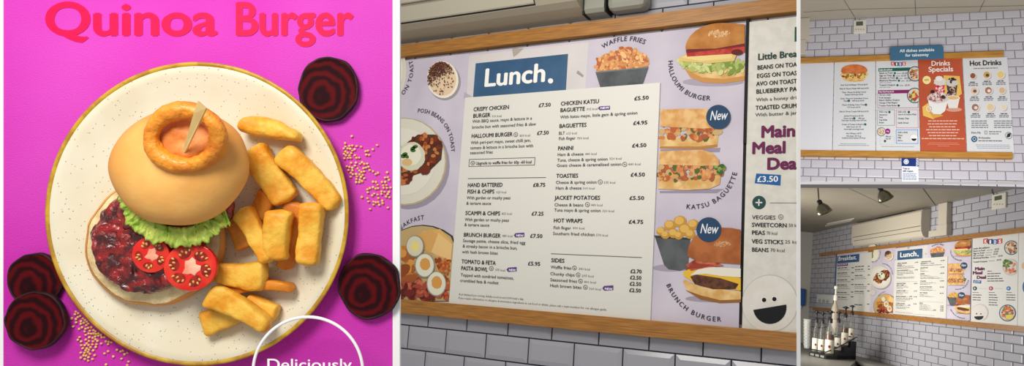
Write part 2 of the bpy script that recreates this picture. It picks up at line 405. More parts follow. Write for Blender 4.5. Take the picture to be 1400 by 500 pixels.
def tomato(cx, cy, rx, ry, h, rot, big):
    mb = MB(); disc(mb, cx, cy, rx, ry, [(.96, h - .005), (1, h - .003), (1, h - .001), (.97, h)], ts, h, rot, 48)
    disc(mb, cx, cy, rx, ry, [(.972, h), (.95, h + .0002), (.5, h + .0003), (0, h + .0003)], tr, h, rot, 48)
    t = mb.build('tomato_slice', parent=bg)
    m2 = MB(); m3 = MB(); k = k1(h); n = 6 if big else 5
    disc(m2, cx + 2, cy, rx * .30, ry * .34, [(1, h + .0004), (.9, h + .0007), (0, h + .0009)], tw_, h, rot, 14, lob=lambda a: .22 * math.sin(5 * a + 1) + .16 * math.sin(3 * a))
    for i in range(n):
        a = math.radians(rot + 20 + 360 * i / n); ex = cx + rx * .6 * math.cos(a); ey = cy + ry * .6 * math.sin(a)
        disc(m2, ex, ey, rx * .20, ry * .27, [(1, h + .0004), (.7, h + .0006), (0, h + .0007)], tg, h, math.degrees(a) , 14, lob=lambda q: .12 * math.sin(2 * q))
        for j in range(4 if big else 3):
            b = a + (j - 1.5) * .2; rr = .62 + .1 * (j % 2); sx = cx + rx * rr * math.cos(b); sy = cy + ry * rr * math.sin(b)
            disc(m3, sx, sy, 2.4, 1.5, [(1, h + .0006), (.8, h + .0013), (0, h + .0016)], seedm, h, math.degrees(b), 8)
    m2.build('tomato_core', parent=t); m3.build('tomato_seeds', parent=t)
tomato(206, 348, 26, 25, .0405, 10, False)
tomato(260, 365, 37, 33, .0430, -8, True)
# lettuce: a ruffled leaf edge hanging out below the top bun
lm = M('lettuce_leaf', (138, 182, 40), .4, (214, 226, 108), 70, 4, .35, .68, bump=.6, bscale=200, coat=.25)
path = [(166, 268), (168, 284), (176, 300), (186, 312), (204, 324), (226, 332), (250, 334), (272, 330), (288, 322), (299, 312), (306, 305), (314, 302)]
mb = MB(); n = 150; row = 9; vs = []
def lerp_path(path, t):
    f = t * (len(path) - 1); i = min(int(f), len(path) - 2); q = f - i
    return path[i][0] * (1 - q) + path[i + 1][0] * q, path[i][1] * (1 - q) + path[i + 1][1] * q
for i in range(n + 1):
    t = i / n; x, y = lerp_path(path, t); x2, y2 = lerp_path(path, min(1, t + .01)); x1_, y1_ = lerp_path(path, max(0, t - .01))
    tx, ty = x2 - x1_, y2 - y1_; l = math.hypot(tx, ty); nx, ny = ty / l, -tx / l     # inward
    for j in range(row):
        s = j / (row - 1)            # 0 outer frill, 1 tucked under the bun
        fr = math.sin(i * .41 + 2 * noise.noise(Vector((i * .07, 9, 2)))) * 2.2 + noise.noise(Vector((i * .11, 5, 8))) * 7 + noise.noise(Vector((i * .33, 3, 1))) * 4
        off = -4 + s * 27 + fr * (1 - s)
        h = .0475 + .0035 * noise.noise(Vector((i * .16, j * .35, 3))) + .0022 * noise.noise(Vector((i * .45, j * .7, 7))) + .002 * (1 - abs(s - .4))
        vs.append(p1(x + nx * off, y + ny * off, h))
mb.add(vs, [(i * row + j, (i + 1) * row + j, (i + 1) * row + j + 1, i * row + j + 1) for i in range(n) for j in range(row - 1)], lm, True)
lo = mb.build('lettuce', parent=bg); sm = lo.modifiers.new('leaf_thickness', 'SOLIDIFY'); sm.thickness = .0006
# top bun
mb = MB(); pf = [(.55, .046), (.86, .045), (.96, .049), (1.0, .056)]
for i in range(1, 15):
    a = i / 14 * PI / 2; pf.append((math.cos(a) ** .8 if i < 14 else 0, .056 + .029 * math.sin(a)))
disc(mb, 247, 228, 93, 80, pf, crust_top, .056, rot=-6, rings_noise=(.0016, 28), seg=90)
mb.build('top_bun', parent=bg)
# onion ring
om = M('onion_ring_batter', (236, 150, 40), .45, (214, 112, 24), 60, 4, .42, .7, bump=.9, bscale=220, coat=.2)
mb = MB(); vs = []; n1, n2 = 96, 20; hc = .0905
for i in range(n1):
    a = 2 * PI * i / n1
    cx = 253 + 46 * math.cos(a); cy = 188 + 37.5 * math.sin(a); c = p1(cx, cy, hc - .004 * math.sin(a))
    o = Vector((math.cos(a), 0, -math.sin(a)))
    for j in range(n2):
        b = 2 * PI * j / n2; r_ = .0066 * (1 + .1 * noise.noise(Vector((i * .2, j * .3, 1))) + .12 * math.sin(3 * a + 1)); q = c + o * math.cos(b) * r_ + Vector((0, -1, 0)) * math.sin(b) * r_
        vs.append(q + Vector((noise.noise(q * 400), noise.noise(q * 410), noise.noise(q * 420))) * .0006)
mb.add(vs, [(i * n2 + j, i * n2 + (j + 1) % n2, ((i + 1) % n1) * n2 + (j + 1) % n2, ((i + 1) % n1) * n2 + j) for i in range(n1) for j in range(n2)], om, True)
mb.build('onion_ring', parent=bg)
# browned crown inside the ring
mb = MB(); disc(mb, 250, 192, 42, 31, [(1, .078), (.9, .084), (.7, .0862), (.4, .088), (0, .0885)], M('browned_crown', (218, 120, 52), .55, (234, 158, 86), 60, 4, .35, .65, bump=.5, bscale=150), .085, rings_noise=(.0025, 110), seg=48, sub=3)
mb.build('browned_crown', parent=bg)
# bamboo pick
bam = M('bamboo', (236, 206, 140), .5, (212, 172, 104), 30, 4, .35, .7, stretch=(1, 1, .2))
mb = MB(); a = p1(252, 208, .088); b = p1(270, 160, .116); d = (b - a).normalized(); sd = d.cross(Vector((0, 1, 0))).normalized()
t = p1(277, 143, .124); th = Vector((0, .0012, 0))
mid = a + (b - a) * .15
loopf = [a - sd * .0008, mid - sd * .0014, b - sd * .0034, t - sd * .0040, t + sd * .0040, b + sd * .0034, mid + sd * .0014, a + sd * .0008]
mb.prism([q - th for q in loopf], [q + th for q in loopf], bam); mb.build('bamboo_pick', parent=bg)

# chips
chipm = [M('chip_golden', (230, 150, 34), .5, (240, 188, 72), 60, 5, .36, .58, bump=.6, bscale=200, coat=.05, spec=.3),
         M('chip_browned', (202, 104, 22), .5, (226, 146, 44), 34, 4, .35, .65, bump=.5, bscale=160, coat=.05, spec=.3)]
for m_ in chipm: crisp(m_, (200, 104, 20))
def chip(a, b, wa, wb, h0, tk, label, bend=0, brown=0, roll=0, ex=4.6, bulge=0):
    A = p1(a[0], a[1], h0 + tk / 2); B = p1(b[0], b[1], h0 + tk / 2); k = k1(h0)
    ax = (B - A); L = ax.length; ax.normalize(); sd = ax.cross(Vector((0, -1, 0))).normalized(); up = Vector((0, -1, 0))
    n = 26; m = 24; vs = []; seed = R.uniform(0, 50)
    for i in range(n + 1):
        t = i / n; e = min(t, 1 - t) / .10; ef = 1 if e >= 1 else math.sqrt(max(0, 1 - (1 - e) ** 2.2)) * .98 + .02
        w = ((wa * (1 - t) + wb * t) / 2) * k * ef * (1 + bulge * math.sin(PI * t)); hh = tk / 2 * ef * (.92 + .16 * math.sin(t * 5 + seed))
        c = A + ax * L * t + sd * bend * math.sin(PI * t)
        for j in range(m):
            q = 2 * PI * j / m + math.radians(roll); ca, sa = math.cos(2 * PI * j / m), math.sin(2 * PI * j / m)
            x = abs(ca) ** (2 / ex) * (1 if ca > 0 else -1) * w; z = abs(sa) ** (2 / ex) * (1 if sa > 0 else -1) * hh
            r = math.radians(roll); X = x * math.cos(r) - z * math.sin(r); Z = x * math.sin(r) + z * math.cos(r)
            p = c + sd * X + up * Z; s = Vector((seed, 0, 0)); p += Vector((noise.noise(p * 80 + s), noise.noise(p * 85 + s), noise.noise(p * 90 - s))) * .0012 + Vector((noise.noise(p * 300 + s), noise.noise(p * 310), noise.noise(p * 320))) * .0004
            vs.append(p)
    mb = MB(); mb.add(vs, [(i * m + j, i * m + (j + 1) % m, (i + 1) * m + (j + 1) % m, (i + 1) * m + j) for i in range(n) for j in range(m)], chipm[brown], True)
    mb.add(vs[:m], [tuple(range(m))[::-1]], chipm[brown], True); mb.add(vs[-m:], [tuple(range(m))], chipm[brown], True)
    tag(mb.build('potato_chip', F1), label, 'chip', 'potato chips on the cream plate')
chip((326, 170), (414, 190), 17, 10, .009, .020, 'crescent potato wedge lying topmost beside the bun, nearest the plate top', -.003, 0, ex=2.6, bulge=.9)
chip((346, 200), (396, 276), 34, 38, .009, .019, 'thick potato chip slanting down beside the right side of the bun', .002)
chip((384, 206), (462, 284), 34, 28, .008, .018, 'long potato chip slanting along the right rim of the plate', -.002)
chip((336, 340), (322, 300), 24, 26, .007, .014, 'short browned potato chip half hidden under the chip nearest the lettuce', 0, 1)
chip((352, 300), (368, 262), 24, 28, .007, .014, 'browned potato chip lying underneath between two crossing chips', 0, 1)
chip((390, 370), (404, 274), 20, 30, .007, .014, 'dark browned potato chip lying upright between two paler chips', 0, 1)
chip((330, 284), (372, 358), 28, 24, .021, .017, 'potato chip pointing down right from beside the lettuce tip', 0)
chip((384, 286), (379, 356), 38, 30, .023, .018, 'broad pale potato chip standing in the middle of the heap', .002)
chip((428, 276), (420, 364), 33, 29, .014, .019, 'straight thick potato chip upright near the right plate rim', 0)
chip((296, 372), (366, 376), 26, 42, .012, .018, 'stubby triangular potato chip right of the large tomato slice', .002)
chip((304, 402), (404, 394), 20, 12, .009, .015, 'thin pointed potato chip reaching right below the stubby one', -.006, 1)
chip((276, 444), (338, 424), 36, 22, .007, .015, 'lowest potato chip with a rounded end underneath the crossing chip', 0)
chip((336, 412), (380, 430), 24, 26, .009, .016, 'short potato chip behind the crossing chip near the white circle', 0)
chip((282, 402), (370, 448), 36, 20, .022, .017, 'potato chip crossing on top of the lowest one', -.003)

# beetroot slices
bm_ = beet_mat(); bs = M('beetroot_skin', (26, 6, 12), .7, (58, 14, 22), 60, 3, bump=.7, bscale=120)
def beet(cx, cy, rx, ry, rot, h, label, tilt=0):
    mb = MB(); ph = R.uniform(0, 6); lb = lambda a: .018 * math.sin(2 * a + ph) + .012 * math.sin(5 * a + 2 * ph) + .008 * math.sin(9 * a)
    disc(mb, cx, cy, rx, ry, [(.96, h), (1.0, h + .003), (.995, h + .0065), (.965, h + .0075), (.93, h + .0068)], bs, h + .006, rot, 72, (.0008, 120), lb)
    disc(mb, cx, cy, rx, ry, [(.935, h + .0069), (.9, h + .0066), (.5, h + .007), (.0, h + .0068)], bm_, h + .006, rot, 72, None, lb)
    o = mb.build('beetroot_slice', F1, origin=p1(cx, cy, h + .006)); tag(o, label, 'beetroot slice', 'beetroot slices on the magenta cloth')
beet(449, 121.5, 41, 45, 15, .0005, 'dark beetroot slice alone at the upper right above the plate')
beet(48, 382, 38, 37, 0, .0005, 'reddish beetroot slice partly under another one, left of the plate')
beet(48.5, 438, 42, 40, 10, .008, 'ringed beetroot slice lying on top of another, lower left')
beet(505, 391, 43, 45, 0, .0005, 'dark beetroot slice right of the plate beside the white edge')

# quinoa seeds, each its own
qm = M('quinoa_seed', (248, 214, 150), .45, (232, 176, 92), 600, 2, .4, .6, coat=.2)
bmq = bmesh.new(); bmesh.ops.create_icosphere(bmq, subdivisions=2, radius=.00125)
for v in bmq.verts: v.co.y *= .8
mq = bpy.data.meshes.new('quinoa_seed'); bmq.to_mesh(mq); bmq.free(); mq.materials.append(qm)
for pgn in mq.polygons: pgn.use_smooth = True
spots = []
def cl(cx, cy, sx, sy, n, ang=0):
    k = 0
    for _ in range(n * 40):
        if k >= n: break
        x, y = R.gauss(0, sx), R.gauss(0, sy); c, s = math.cos(math.radians(ang)), math.sin(math.radians(ang))
        X, Y = cx + x * c - y * s, cy + x * s + y * c
        if math.hypot(X - 272, Y - 292) < 212 or not (4 < X < 534): continue
        if all(math.hypot(X - a, Y - b) > 3.3 for a, b in spots): spots.append((X, Y)); k += 1
cl(480, 205, 6, 6, 17, 40); cl(476, 210, 4, 4, 5); cl(478, 231, 6, 4, 12, 40); cl(495, 229, 7, 5, 15); cl(491, 243, 3, 6, 8, 20)
cl(507, 257, 6, 8, 15); cl(526, 251, 5, 4, 12, -50); cl(527, 265, 4, 6, 9, 20); cl(516, 276, 4, 1.5, 5); cl(501, 210, 4, 3, 6)
for p in ((515.7, 198.5), (516.9, 236.4), (506, 285.6), (530.3, 283.8), (494.8, 269.3), (487, 249)): spots.append(p)
cl(124, 466, 7, 9, 34, 10); cl(115, 441, 8, 5, 18, 40); cl(133, 454, 8, 3, 14, 30); cl(118, 484, 3, 5, 10); cl(173, 482, 5, 3, 6)
for p in ((104, 426), (98, 435), (104, 436), (100, 446), (148, 470), (148, 480), (155, 487), (143, 483), (145, 498), (176, 494), (174, 499)): spots.append(p)
q0 = bpy.data.objects.new('quinoa_seed', mq)
for i, (x, y) in enumerate(spots):
    q = q0 if i == 0 else q0.copy()
    COL.objects.link(q); q.matrix_world = F1.M @ Matrix.Translation(p1(x, y, .0011)) @ Matrix.Rotation(R.uniform(0, 6), 4, 'X')
    tag(q, 'tiny pale golden quinoa seed scattered on the magenta cloth beside the plate', 'seed', 'quinoa seeds scattered on the magenta cloth')

# the round white outlined sticker with its word stands over the plate's lower edge on a clear disc
mb = Print(F1, -.042, .0003)
st = empty('outlined_badge', F1, lp(F1, *F1.uv(421, 509, -.042), -.042), 'white ring outline with the word Deliciously over the lower plate edge', 'badge')
mb = Print(F1, -.042, .0003); white = M('badge_white', (255, 255, 255), .4, spec=.3)
vs = []; c = p1(421, 508, .042); k = k1(.042); n = 80
pts = [(c.x + 75 * k * math.cos(2 * PI * i / n), -.042, c.z + 75 * k * math.sin(2 * PI * i / n)) for i in range(n + 1)]
mb.tube(pts, .00135, white, 8, False); mb.build('ring', parent=st)
mb = Print(F1, -.042, .0003); mb.text('Deliciously', 364, 505, 481, 15, white, .008, 2, res=6); mb.build('lettering', parent=st)

# ================================================================== prints shared by the wall menus
INK = (28, 30, 32); GREY = (110, 110, 112)
def kc(p, x0, y0, x1, n): p.text(n + ' kcal', x0, y0, x1, 3.0, GREY, 0, 3, 1)
def tagnew(p, x0, y0, x1, y1):
    p.poly([(x0 - 2.4, (y0 + y1) / 2), (x0, y0), (x1, y0 - .8), (x1, y1 - .8), (x0, y1)], (92, 62, 128), 2)
    p.text('NEW', x0 + 1, y1 - 1.3, x1 - 1, 2.8, (240, 235, 245), .03, 3, 1)
def vmark(p, x, y, r=3):
    p.ring(x, y, r, .55, INK, 3); p.text('v', x - 1, y + 1, x + 1, 2, INK, .04, 3, 1)
def newbadge(p, x, y, r):
    p.ell(x, y, r, r, (34, 66, 98), 8); p.text('New', x - r * .72, y + r * .28, x + r * .7, r * .75, (225, 228, 232), .012, 9, 3, italic=.25)
def noisemat(n, c, c2, scale=40, lo=.4, hi=.6): return M(n, c, .6, c2, scale, 4, lo, hi, spec=.2)
BREAD = noisemat('print_bread', (206, 150, 84), (226, 184, 124), 30)
BUN = noisemat('print_bun', (172, 108, 46), (194, 134, 70), 14)
BUNP = noisemat('print_bun_pale', (206, 160, 92), (228, 194, 134), 25)
GREEN = noisemat('print_salad', (96, 120, 48), (150, 168, 84), 60)
LETT = noisemat('print_lettuce', (140, 160, 78), (196, 200, 130), 60)
BEAN = [noisemat('print_bean', (142, 66, 30), (176, 96, 48), 90), P((120, 48, 22)), P((188, 116, 62)), P((96, 36, 22))]
CHIK = [noisemat('print_chicken', (196, 112, 58), (226, 160, 100), 60), P((178, 92, 44)), P((206, 150, 96)), P((168, 84, 50)), P((196, 166, 116)), P((82, 98, 44)), P((200, 124, 76))]
BOWL = noisemat('print_grey_bowl', (72, 76, 80), (92, 96, 98), 12)
PLATE = P((212, 208, 192)); CREAM = P((226, 220, 200)); TOM = noisemat('print_tomato', (166, 40, 34), (190, 70, 56), 50)
BACON = noisemat('print_bacon', (140, 52, 36), (196, 104, 78), 50); YOLK = P((222, 150, 52)); CHEESE = P((226, 180, 52))
LILAC = noisemat('print_lilac_marble', (190, 182, 196), (205, 198, 209), 5, .35, .7)
MARBLE = noisemat('print_pale_marble', (200, 195, 195), (212, 207, 206), 5, .35, .7)
def inell(cx, cy, rx, ry): return lambda x, y: ((x - cx) / rx) ** 2 + ((y - cy) / ry) ** 2 < 1
def inpoly(pts):
    def f(x, y):
        c = False; n = len(pts)
        for i in range(n):
            (x1, y1), (x2, y2) = pts[i], pts[(i + 1) % n]
            if (y1 > y) != (y2 > y) and x < (x2 - x1) * (y - y1) / (y2 - y1) + x1: c = not c
        return c
    return f

# ================================================================== BAY 2: the lunch menu wall
wood = wood_mat('oiled_pine', (176, 122, 54), (132, 86, 36))
tile2 = M('grey_glazed_tile', (160, 160, 168), .2, spec=.5)
grout2 = M('dark_grout', (52, 54, 66), .9)
eu = lambda v: F2.uv(1092.3, 250, 0.02)[0] + (v - .55) * .0125
EL, ET, EB = -1.25, -1.3, 1.75
tile_wall('wall_back', F2, EL, .80, ET, EB, .1775, .0908, -.603 - .00, 1.100 - 20 * .0908 - .0908, .02, tile2, grout2, .005, .015, .009, .12,
          clipu=eu, poly=[(EL, ET), (eu(ET), ET), (eu(EB), EB), (EL, EB)])
def rail(name, F, pts, w0, w1, mat, label, parts=None):
    """a wooden batten: front outline pts in u,v between depths w0 (front) and w1"""
    mb = MB(); mb.prism([lp(F, a, b, w0) for a, b in pts], [lp(F, back(F, a, w1 - w0), b, w1) for a, b in pts], mat)
    return tag(mb.build(name, F, bevel=.0015), label, 'wooden rail')
w = -.022
def vline(F, pa, pb, w):        # v of a rail edge from two photo points, kept level along the wall
    return (F.uv(pa[0], pa[1], w)[1] + F.uv(pb[0], pb[1], w)[1]) / 2
vt0 = vline(F2, (547, 62), (900, 16.7), w); vt1 = vline(F2, (547, 77), (1000, 25.5), w)
rail('wooden_rail', F2, [(EL, vt0), (F2.uv(1092.3, 0, w)[0], vt0), (F2.uv(1092.3, 20, w)[0], vt1), (EL, vt1)], w, .019, wood, 'long pine rail along the top of the large Lunch menu')
vb0 = vline(F2, (620, 415), (1060, 452), w); vb1 = vline(F2, (620, 434), (1060, 478), w)
rail('wooden_rail', F2, [(EL, vb0), (F2.uv(1092.3, 455, w)[0], vb0), (F2.uv(1092.3, 480, w)[0], vb1), (EL, vb1)], w, .019, wood, 'long pine rail along the bottom of the large Lunch menu')

def board(name, F, poly, mat, label, cat='menu board', th=.016, w0=0.0, group=None):
    cx = sum(p[0] for p in poly) / len(poly); bt = max(p[1] for p in poly)
    r = empty(name, F, lp(F, cx, bt, w0), label, cat, group)
    mb = MB(); mb.prism([lp(F, a, b, w0) for a, b in poly], [lp(F, back(F, a, th), b, w0 + th) for a, b in poly], mat); mb.build('panel', parent=r)
    return r
vtb = vt1 + .011
mb = MB(); q_ = [(EL, vt1), (.735, vt1), (.735, vtb + .004), (EL, vtb + .004)]; mb.prism([lp(F2, a, b, .017) for a, b in q_], [lp(F2, a, b, .0195) for a, b in q_], P((30, 22, 14)))  # shadow under the upper rail, painted as a dark brown strip
tag(mb.build('rail_shadow_strip', F2), 'narrow dark painted shadow strip under the upper pine rail of the large Lunch menu', 'joint strip')
paper = M('menu_card', (214, 212, 204), .42, spec=.35)
uS = F2.uv(640, 100)[0]; uS = (F2.uv(641, 90)[0] + F2.uv(616, 400)[0]) / 2        # seam between breakfast and lunch boards
uD = .578
bb_ = board('menu_board', F2, [(EL, vtb), (uS - .001, vtb), (uS - .001, vb0), (EL, vb0)], LILAC, 'lilac end of a breakfast menu with coffee and bean toast pictures, left of large Lunch')
lb = board('menu_board', F2, [(uS, vtb), (uD - .004, vtb), (uD - .004, vb0), (uS, vb0)], LILAC, 'large Lunch menu board with white card, burgers and baguettes, between pine rails')

# --- breakfast strip pictures
def arcs_breakfast(b, F):
    out = []
    for a in (('SMASHED AVO ON TOAST', (500, 128), (546, 136), (564, 82), 6), ('POSH BEANS ON TOAST', (571, 154), (604, 168), (617, 208), 5.5), ('BREAKFAST', (541, 322), (560, 306), (580, 300), 6)):
        p = Print(F2); p.arc(*a, (62, 58, 78), .015); out.append(p.build('curved_lettering', parent=b))
    return out
def pic_avo():
    p = Print(F2); p.ell(526, 96, 30, 46, PLATE, 1); p.ell(525, 96, 26, 42, CREAM, 2)
    p.ell(515, 88, 14, 22, (120, 140, 70), 3, rot=20); p.ell(512, 106, 14, 20, (120, 140, 70), 3, rot=-20)
    p.scatter(inell(514, 96, 13, 26), 24, (1.5, 4), [P((206, 60, 40)), P((190, 48, 36)), P((90, 130, 60))], 4, (495, 65, 530, 130)); return p.build('printed_avocado_toast', parent=bb_)
def pic_coffee():
    p = Print(F2); p.ell(608, 112, 22, 25, (150, 144, 150), 1); p.ell(605.5, 108.8, 21.5, 25.5, (232, 224, 208), 2, rot=-8)
    p.ell(604.8, 108, 19, 22.8, (222, 196, 162), 3, rot=-8)
    p.scatter(lambda x, y: inell(604.5, 107.5, 18.5, 22)(x, y) and R.random() < max(.05, 1.15 - ((x - 590) * .5 + (y - 86)) / 26), 620, (.45, 1.0), [P((96, 56, 46)), P((130, 80, 58)), P((82, 48, 42))], 4, (585, 85, 625, 132)); return p.build('printed_coffee', parent=bb_)
def pic_beans():
    p = Print(F2); p.ell(558, 226, 57, 60, (150, 142, 158), 1); p.ell(553.5, 221, 57.5, 60, (182, 164, 130), 2); p.ell(553, 220.5, 56, 58.5, PLATE, 3); p.ell(551, 221, 44, 46, (220, 216, 202), 4)
    p.poly([(556, 196), (572, 184), (596, 184), (606, 198), (604, 218), (590, 232), (566, 240), (560, 252), (545, 254), (530, 240), (535, 215)], (84, 52, 38), 5)
    p.scatter(inpoly([(558, 194), (580, 182), (602, 190), (604, 214), (590, 230), (570, 236), (560, 250), (536, 248), (520, 232), (530, 205)]), 150, (1.8, 3.6), BEAN, 6, (515, 180, 608, 255), 1.9)
    p.ell(582, 232, 8, 7, (106, 46, 28), 9.2, wob=.1); p.ell(564, 214, 18.5, 19.5, (206, 204, 180), 9.5, wob=.03); p.ell(563, 212, 14, 14, (224, 222, 200), 9.7, wob=.04)
    p.ell(558, 222, 7, 5, (214, 176, 120), 9.8)
    for x, y in ((555, 211), (552, 214), (557, 214), (566, 203), (569, 201), (566, 206)): p.ell(x, y, 4, 2.6, (62, 104, 46), 10, rot=R.uniform(0, 180), seg=7)
    return p.build('printed_bean_toast', parent=bb_)
def pic_breakfast():
    p = Print(F2); p.ell(578, 377, 66, 70, (60, 52, 46), 1, clip=(480, 0, 622, 412)); p.ell(577, 376, 63.5, 67.5, (186, 160, 110), 2, clip=(480, 0, 621, 411)); cl_ = (480, 0, 620, 410)
    p.poly([(578, 316), (602, 313), (618, 330), (616, 356), (596, 350), (584, 336)], (214, 168, 100), 3); p.poly([(590, 345), (600, 318), (619, 334), (617, 356)], (224, 186, 124), 4)
    p.poly([(568, 322), (590, 313), (598, 320), (590, 346), (578, 340)], (208, 160, 92), 3.5)
    p.scatter(inpoly([(594, 350), (616, 356), (614, 400), (604, 396), (600, 372)]), 90, (1.3, 2.4), [P((170, 84, 36)), P((146, 64, 26)), P((196, 112, 56))], 5, (590, 345, 618, 405))
    p.scatter(inpoly([(545, 335), (562, 345), (572, 385), (560, 395), (545, 390), (530, 360)]), 40, (3, 7), [P((190, 120, 50)), P((164, 92, 40)), P((208, 146, 70))], 6, (528, 335, 575, 396))
    p.ell(548, 372, 16, 8, (140, 70, 34), 7, rot=-35); p.ell(556, 384, 16, 7, (158, 84, 42), 7.1, rot=-25)
    p.scatter(inpoly([(540, 394), (566, 384), (590, 392), (594, 410), (540, 410)]), 60, (2.5, 5), [BACON, P((92, 34, 28)), P((160, 70, 52)), P((112, 42, 34))], 8, (540, 384, 596, 408), 2.6)
    for cx, cy, rx, ry in ((582, 363, 13.5, 16.5), (598, 388, 13.5, 17)):
        p.ell(cx, cy, rx, ry, (150, 146, 130), 9.4); p.ell(cx, cy - .5, rx - 1.2, ry - 1.2, (218, 216, 196), 9.6); p.ell(cx + .5, cy - 2, rx * .52, ry * .5, (208, 150, 76), 9.8, wob=.06)
    p.ell(569, 337, 12.5, 15, (132, 128, 112), 9.5); p.ell(568.6, 336.4, 11.2, 13.6, (206, 202, 180), 9.7); p.ell(568.6, 337, 6, 7.5, (224, 208, 130), 9.9, wob=.16)
    p.scatter(inpoly([(594, 396), (612, 384), (616, 406), (600, 410)]), 12, (2, 4), [P((150, 50, 30)), P((182, 84, 56))], 8, (590, 384, 616, 409), 2)
    return p.build('printed_cooked_breakfast', parent=bb_)
strip = arcs_breakfast(bb_, F2) + [pic_avo(), pic_coffee(), pic_beans(), pic_breakfast()]

# --- lunch board
p = Print(F2); p.poly([(641.5, 76), (805, 57.5), (799, 140), (637, 140)], MARBLE, .5)
p.poly([(700, 66), (716, 66), (707, 75), (702, 78)], (168, 158, 146), 1); p.poly([(790, 96), (798, 103), (797, 106), (788, 100)], (150, 148, 146), 1); p.poly([(635, 126), (646, 132), (634, 134)], (176, 166, 172), 1)
p.build('marble_print', parent=lb)
crd = [F2.uv(637, 134.5), F2.uv(903.6, 113), F2.uv(889.5, 437), F2.uv(615, 414)]
cu0, cv0, cu1 = (crd[0][0] + crd[3][0]) / 2, (crd[0][1] + crd[1][1]) / 2, (crd[1][0] + crd[2][0]) / 2
mb = MB(); mb.box(lp(F2, cu0, vb0, -.006), lp(F2, cu1, cv0, 0.0), paper); card = mb.build('menu_card', parent=lb)
p = Print(F2); p.rect(650.5, 86.7, 776, 133, M('title_blue', (50, 84, 118), .5, (62, 96, 130), 6, spec=.25), 1.5); p.text('Lunch', 661, 118.5, 746, 23.5, (236, 234, 228), .028, 3, res=5)
p.ell(753, 110.7, 3.6, 3.6, (236, 234, 228), 3, seg=14); p.build('title_label', parent=lb)
p = Print(F2, -.006)
B = .022
def H(t, x0, y, x1, cap=5.2): p.text(t, x0, y, x1, cap, INK, B)
def N(t, x0, y, x1): p.text(t, x0, y, x1, 4.1, (52, 54, 56), .006)
H('CRISPY CHICKEN', 647.4, 152.2, 696); H('BURGER', 646.9, 161.1, 670.4); kc(p, 672.5, 160.6, 686, '910'); N('With BBQ sauce, mayo & lettuce in a', 646, 168.1, 727.2); N('brioche bun with seasoned fries & slaw', 645.5, 176, 732.5)
H('HALLOUMI BURGER', 644.6, 188.6, 700.6); vmark(p, 705.4, 184); kc(p, 710.5, 187, 725, '850'); N('With peri-peri mayo, sweet chilli jam,', 643.8, 197, 725.8); N('tomato & lettuce in a brioche bun with', 643.2, 204.2, 729); N('seasoned fries', 642.8, 210.8, 674)
p.frame(641.6, 217.5, 731.8, 227.8, .7, (90, 92, 94), 2); vmark(p, 646.6, 222.8, 2.8); p.text('Upgrade to waffle fries for 60p -60 kcal', 650.6, 225, 727, 3.8, INK, .012)
p.rect(640, 243.6, 746.5, 244.4, (90, 90, 90), 2)
for t, x0, y, x1 in (('£7.50', 736.4, 146.6, 753), ('£7.50', 734.2, 184.4, 750.4), ('£8.75', 728.8, 255.2, 745.9), ('£7.25', 726.8, 294.3, 743.5), ('£7.50', 724.8, 324.6, 741.8), ('£5.95', 721.7, 362.3, 739),
                     ('£5.50', 867, 137.2, 887), ('£4.95', 865.5, 170.8, 885.4), ('£4.50', 864, 201.5, 883.8), ('£4.50', 862, 241.2, 881.8), ('£5.50', 860.4, 273, 880.8), ('£4.75', 859.4, 305.4, 879.8),
                     ('£2.70', 861.8, 372.8, 877.4), ('£2.50', 861.2, 381.3, 877), ('£2.50', 860.8, 389.8, 876.8), ('£2.50', 860.2, 398.6, 876.4)): H(t, x0, y, x1, 5)
H('HAND BATTERED', 639.4, 255.5, 687.3); H('FISH & CHIPS', 639, 264.4, 676); kc(p, 678.5, 264, 692.4, '625'); N('With garden or mushy peas', 638.2, 272.2, 698.2); N('& tartare sauce', 637.7, 279.7, 671.7)
H('SCAMPI & CHIPS', 636.3, 293.6, 684); kc(p, 686, 293.3, 700, '825'); N('With garden or mushy peas', 635.6, 301.8, 696.2); N('& tartare sauce', 635, 308.9, 669.3)
H('BRUNCH BURGER', 634, 323.2, 684.6); kc(p, 687, 323.6, 701, '880'); tagnew(p, 705, 318.6, 717, 324.4)
N('Sausage pattie, cheese slice, fried egg', 633, 330.6, 718.6); N('& streaky bacon in a brioche bun,', 632.6, 338, 707.7); N('with hash brown bites', 632, 345.8, 681)
H('TOMATO & FETA', 631.2, 359.6, 678); H('PASTA BOWL', 630.5, 368.8, 667); vmark(p, 672, 366.8); kc(p, 677, 370, 691, '375'); tagnew(p, 695, 365.6, 706.5, 371.4)
N('Topped with sundried tomatoes,', 629.9, 377.4, 703); N('crumbled feta & rocket', 629.2, 385, 682)
p.text('Kcal displayed per serving. Adults need around 2000 kcal a day.', 627.6, 403, 717, 2.6, (80, 80, 82), 0, 3, 1)
p.text('If you require information on allergens & intolerance ingredients in our food or drinks, please ask a team member for our allergen guide.', 627, 408, 831, 2.6, (80, 80, 82), 0, 3, 1)
H('CHICKEN KATSU', 766.6, 144.4, 819); H('BAGUETTE', 766, 153.4, 799.6); kc(p, 802, 151, 817, '715'); tagnew(p, 820, 145.4, 834, 150.6); N('With katsu mayo, little gem & spring onion', 766, 162.2, 871.6)
H('BAGUETTES', 764.7, 175, 802); N('BLT', 764, 184.2, 772.4); kc(p, 774, 184, 789, '615'); N('Fish finger', 764, 191.6, 786.8); kc(p, 789, 190.6, 805, '730')
H('PANINI', 762.8, 205.4, 784); N('Ham & cheese', 762.2, 213.4, 798); kc(p, 800, 212, 816, '440'); N('Tuna, cheese & spring onion', 761.8, 221, 831); kc(p, 833, 218.4, 850, '320')
N('Goats cheese & caramelised onion', 761.2, 228.2, 849.8); vmark(p, 854.3, 224.6, 3.2); kc(p, 859, 226, 876, '440')
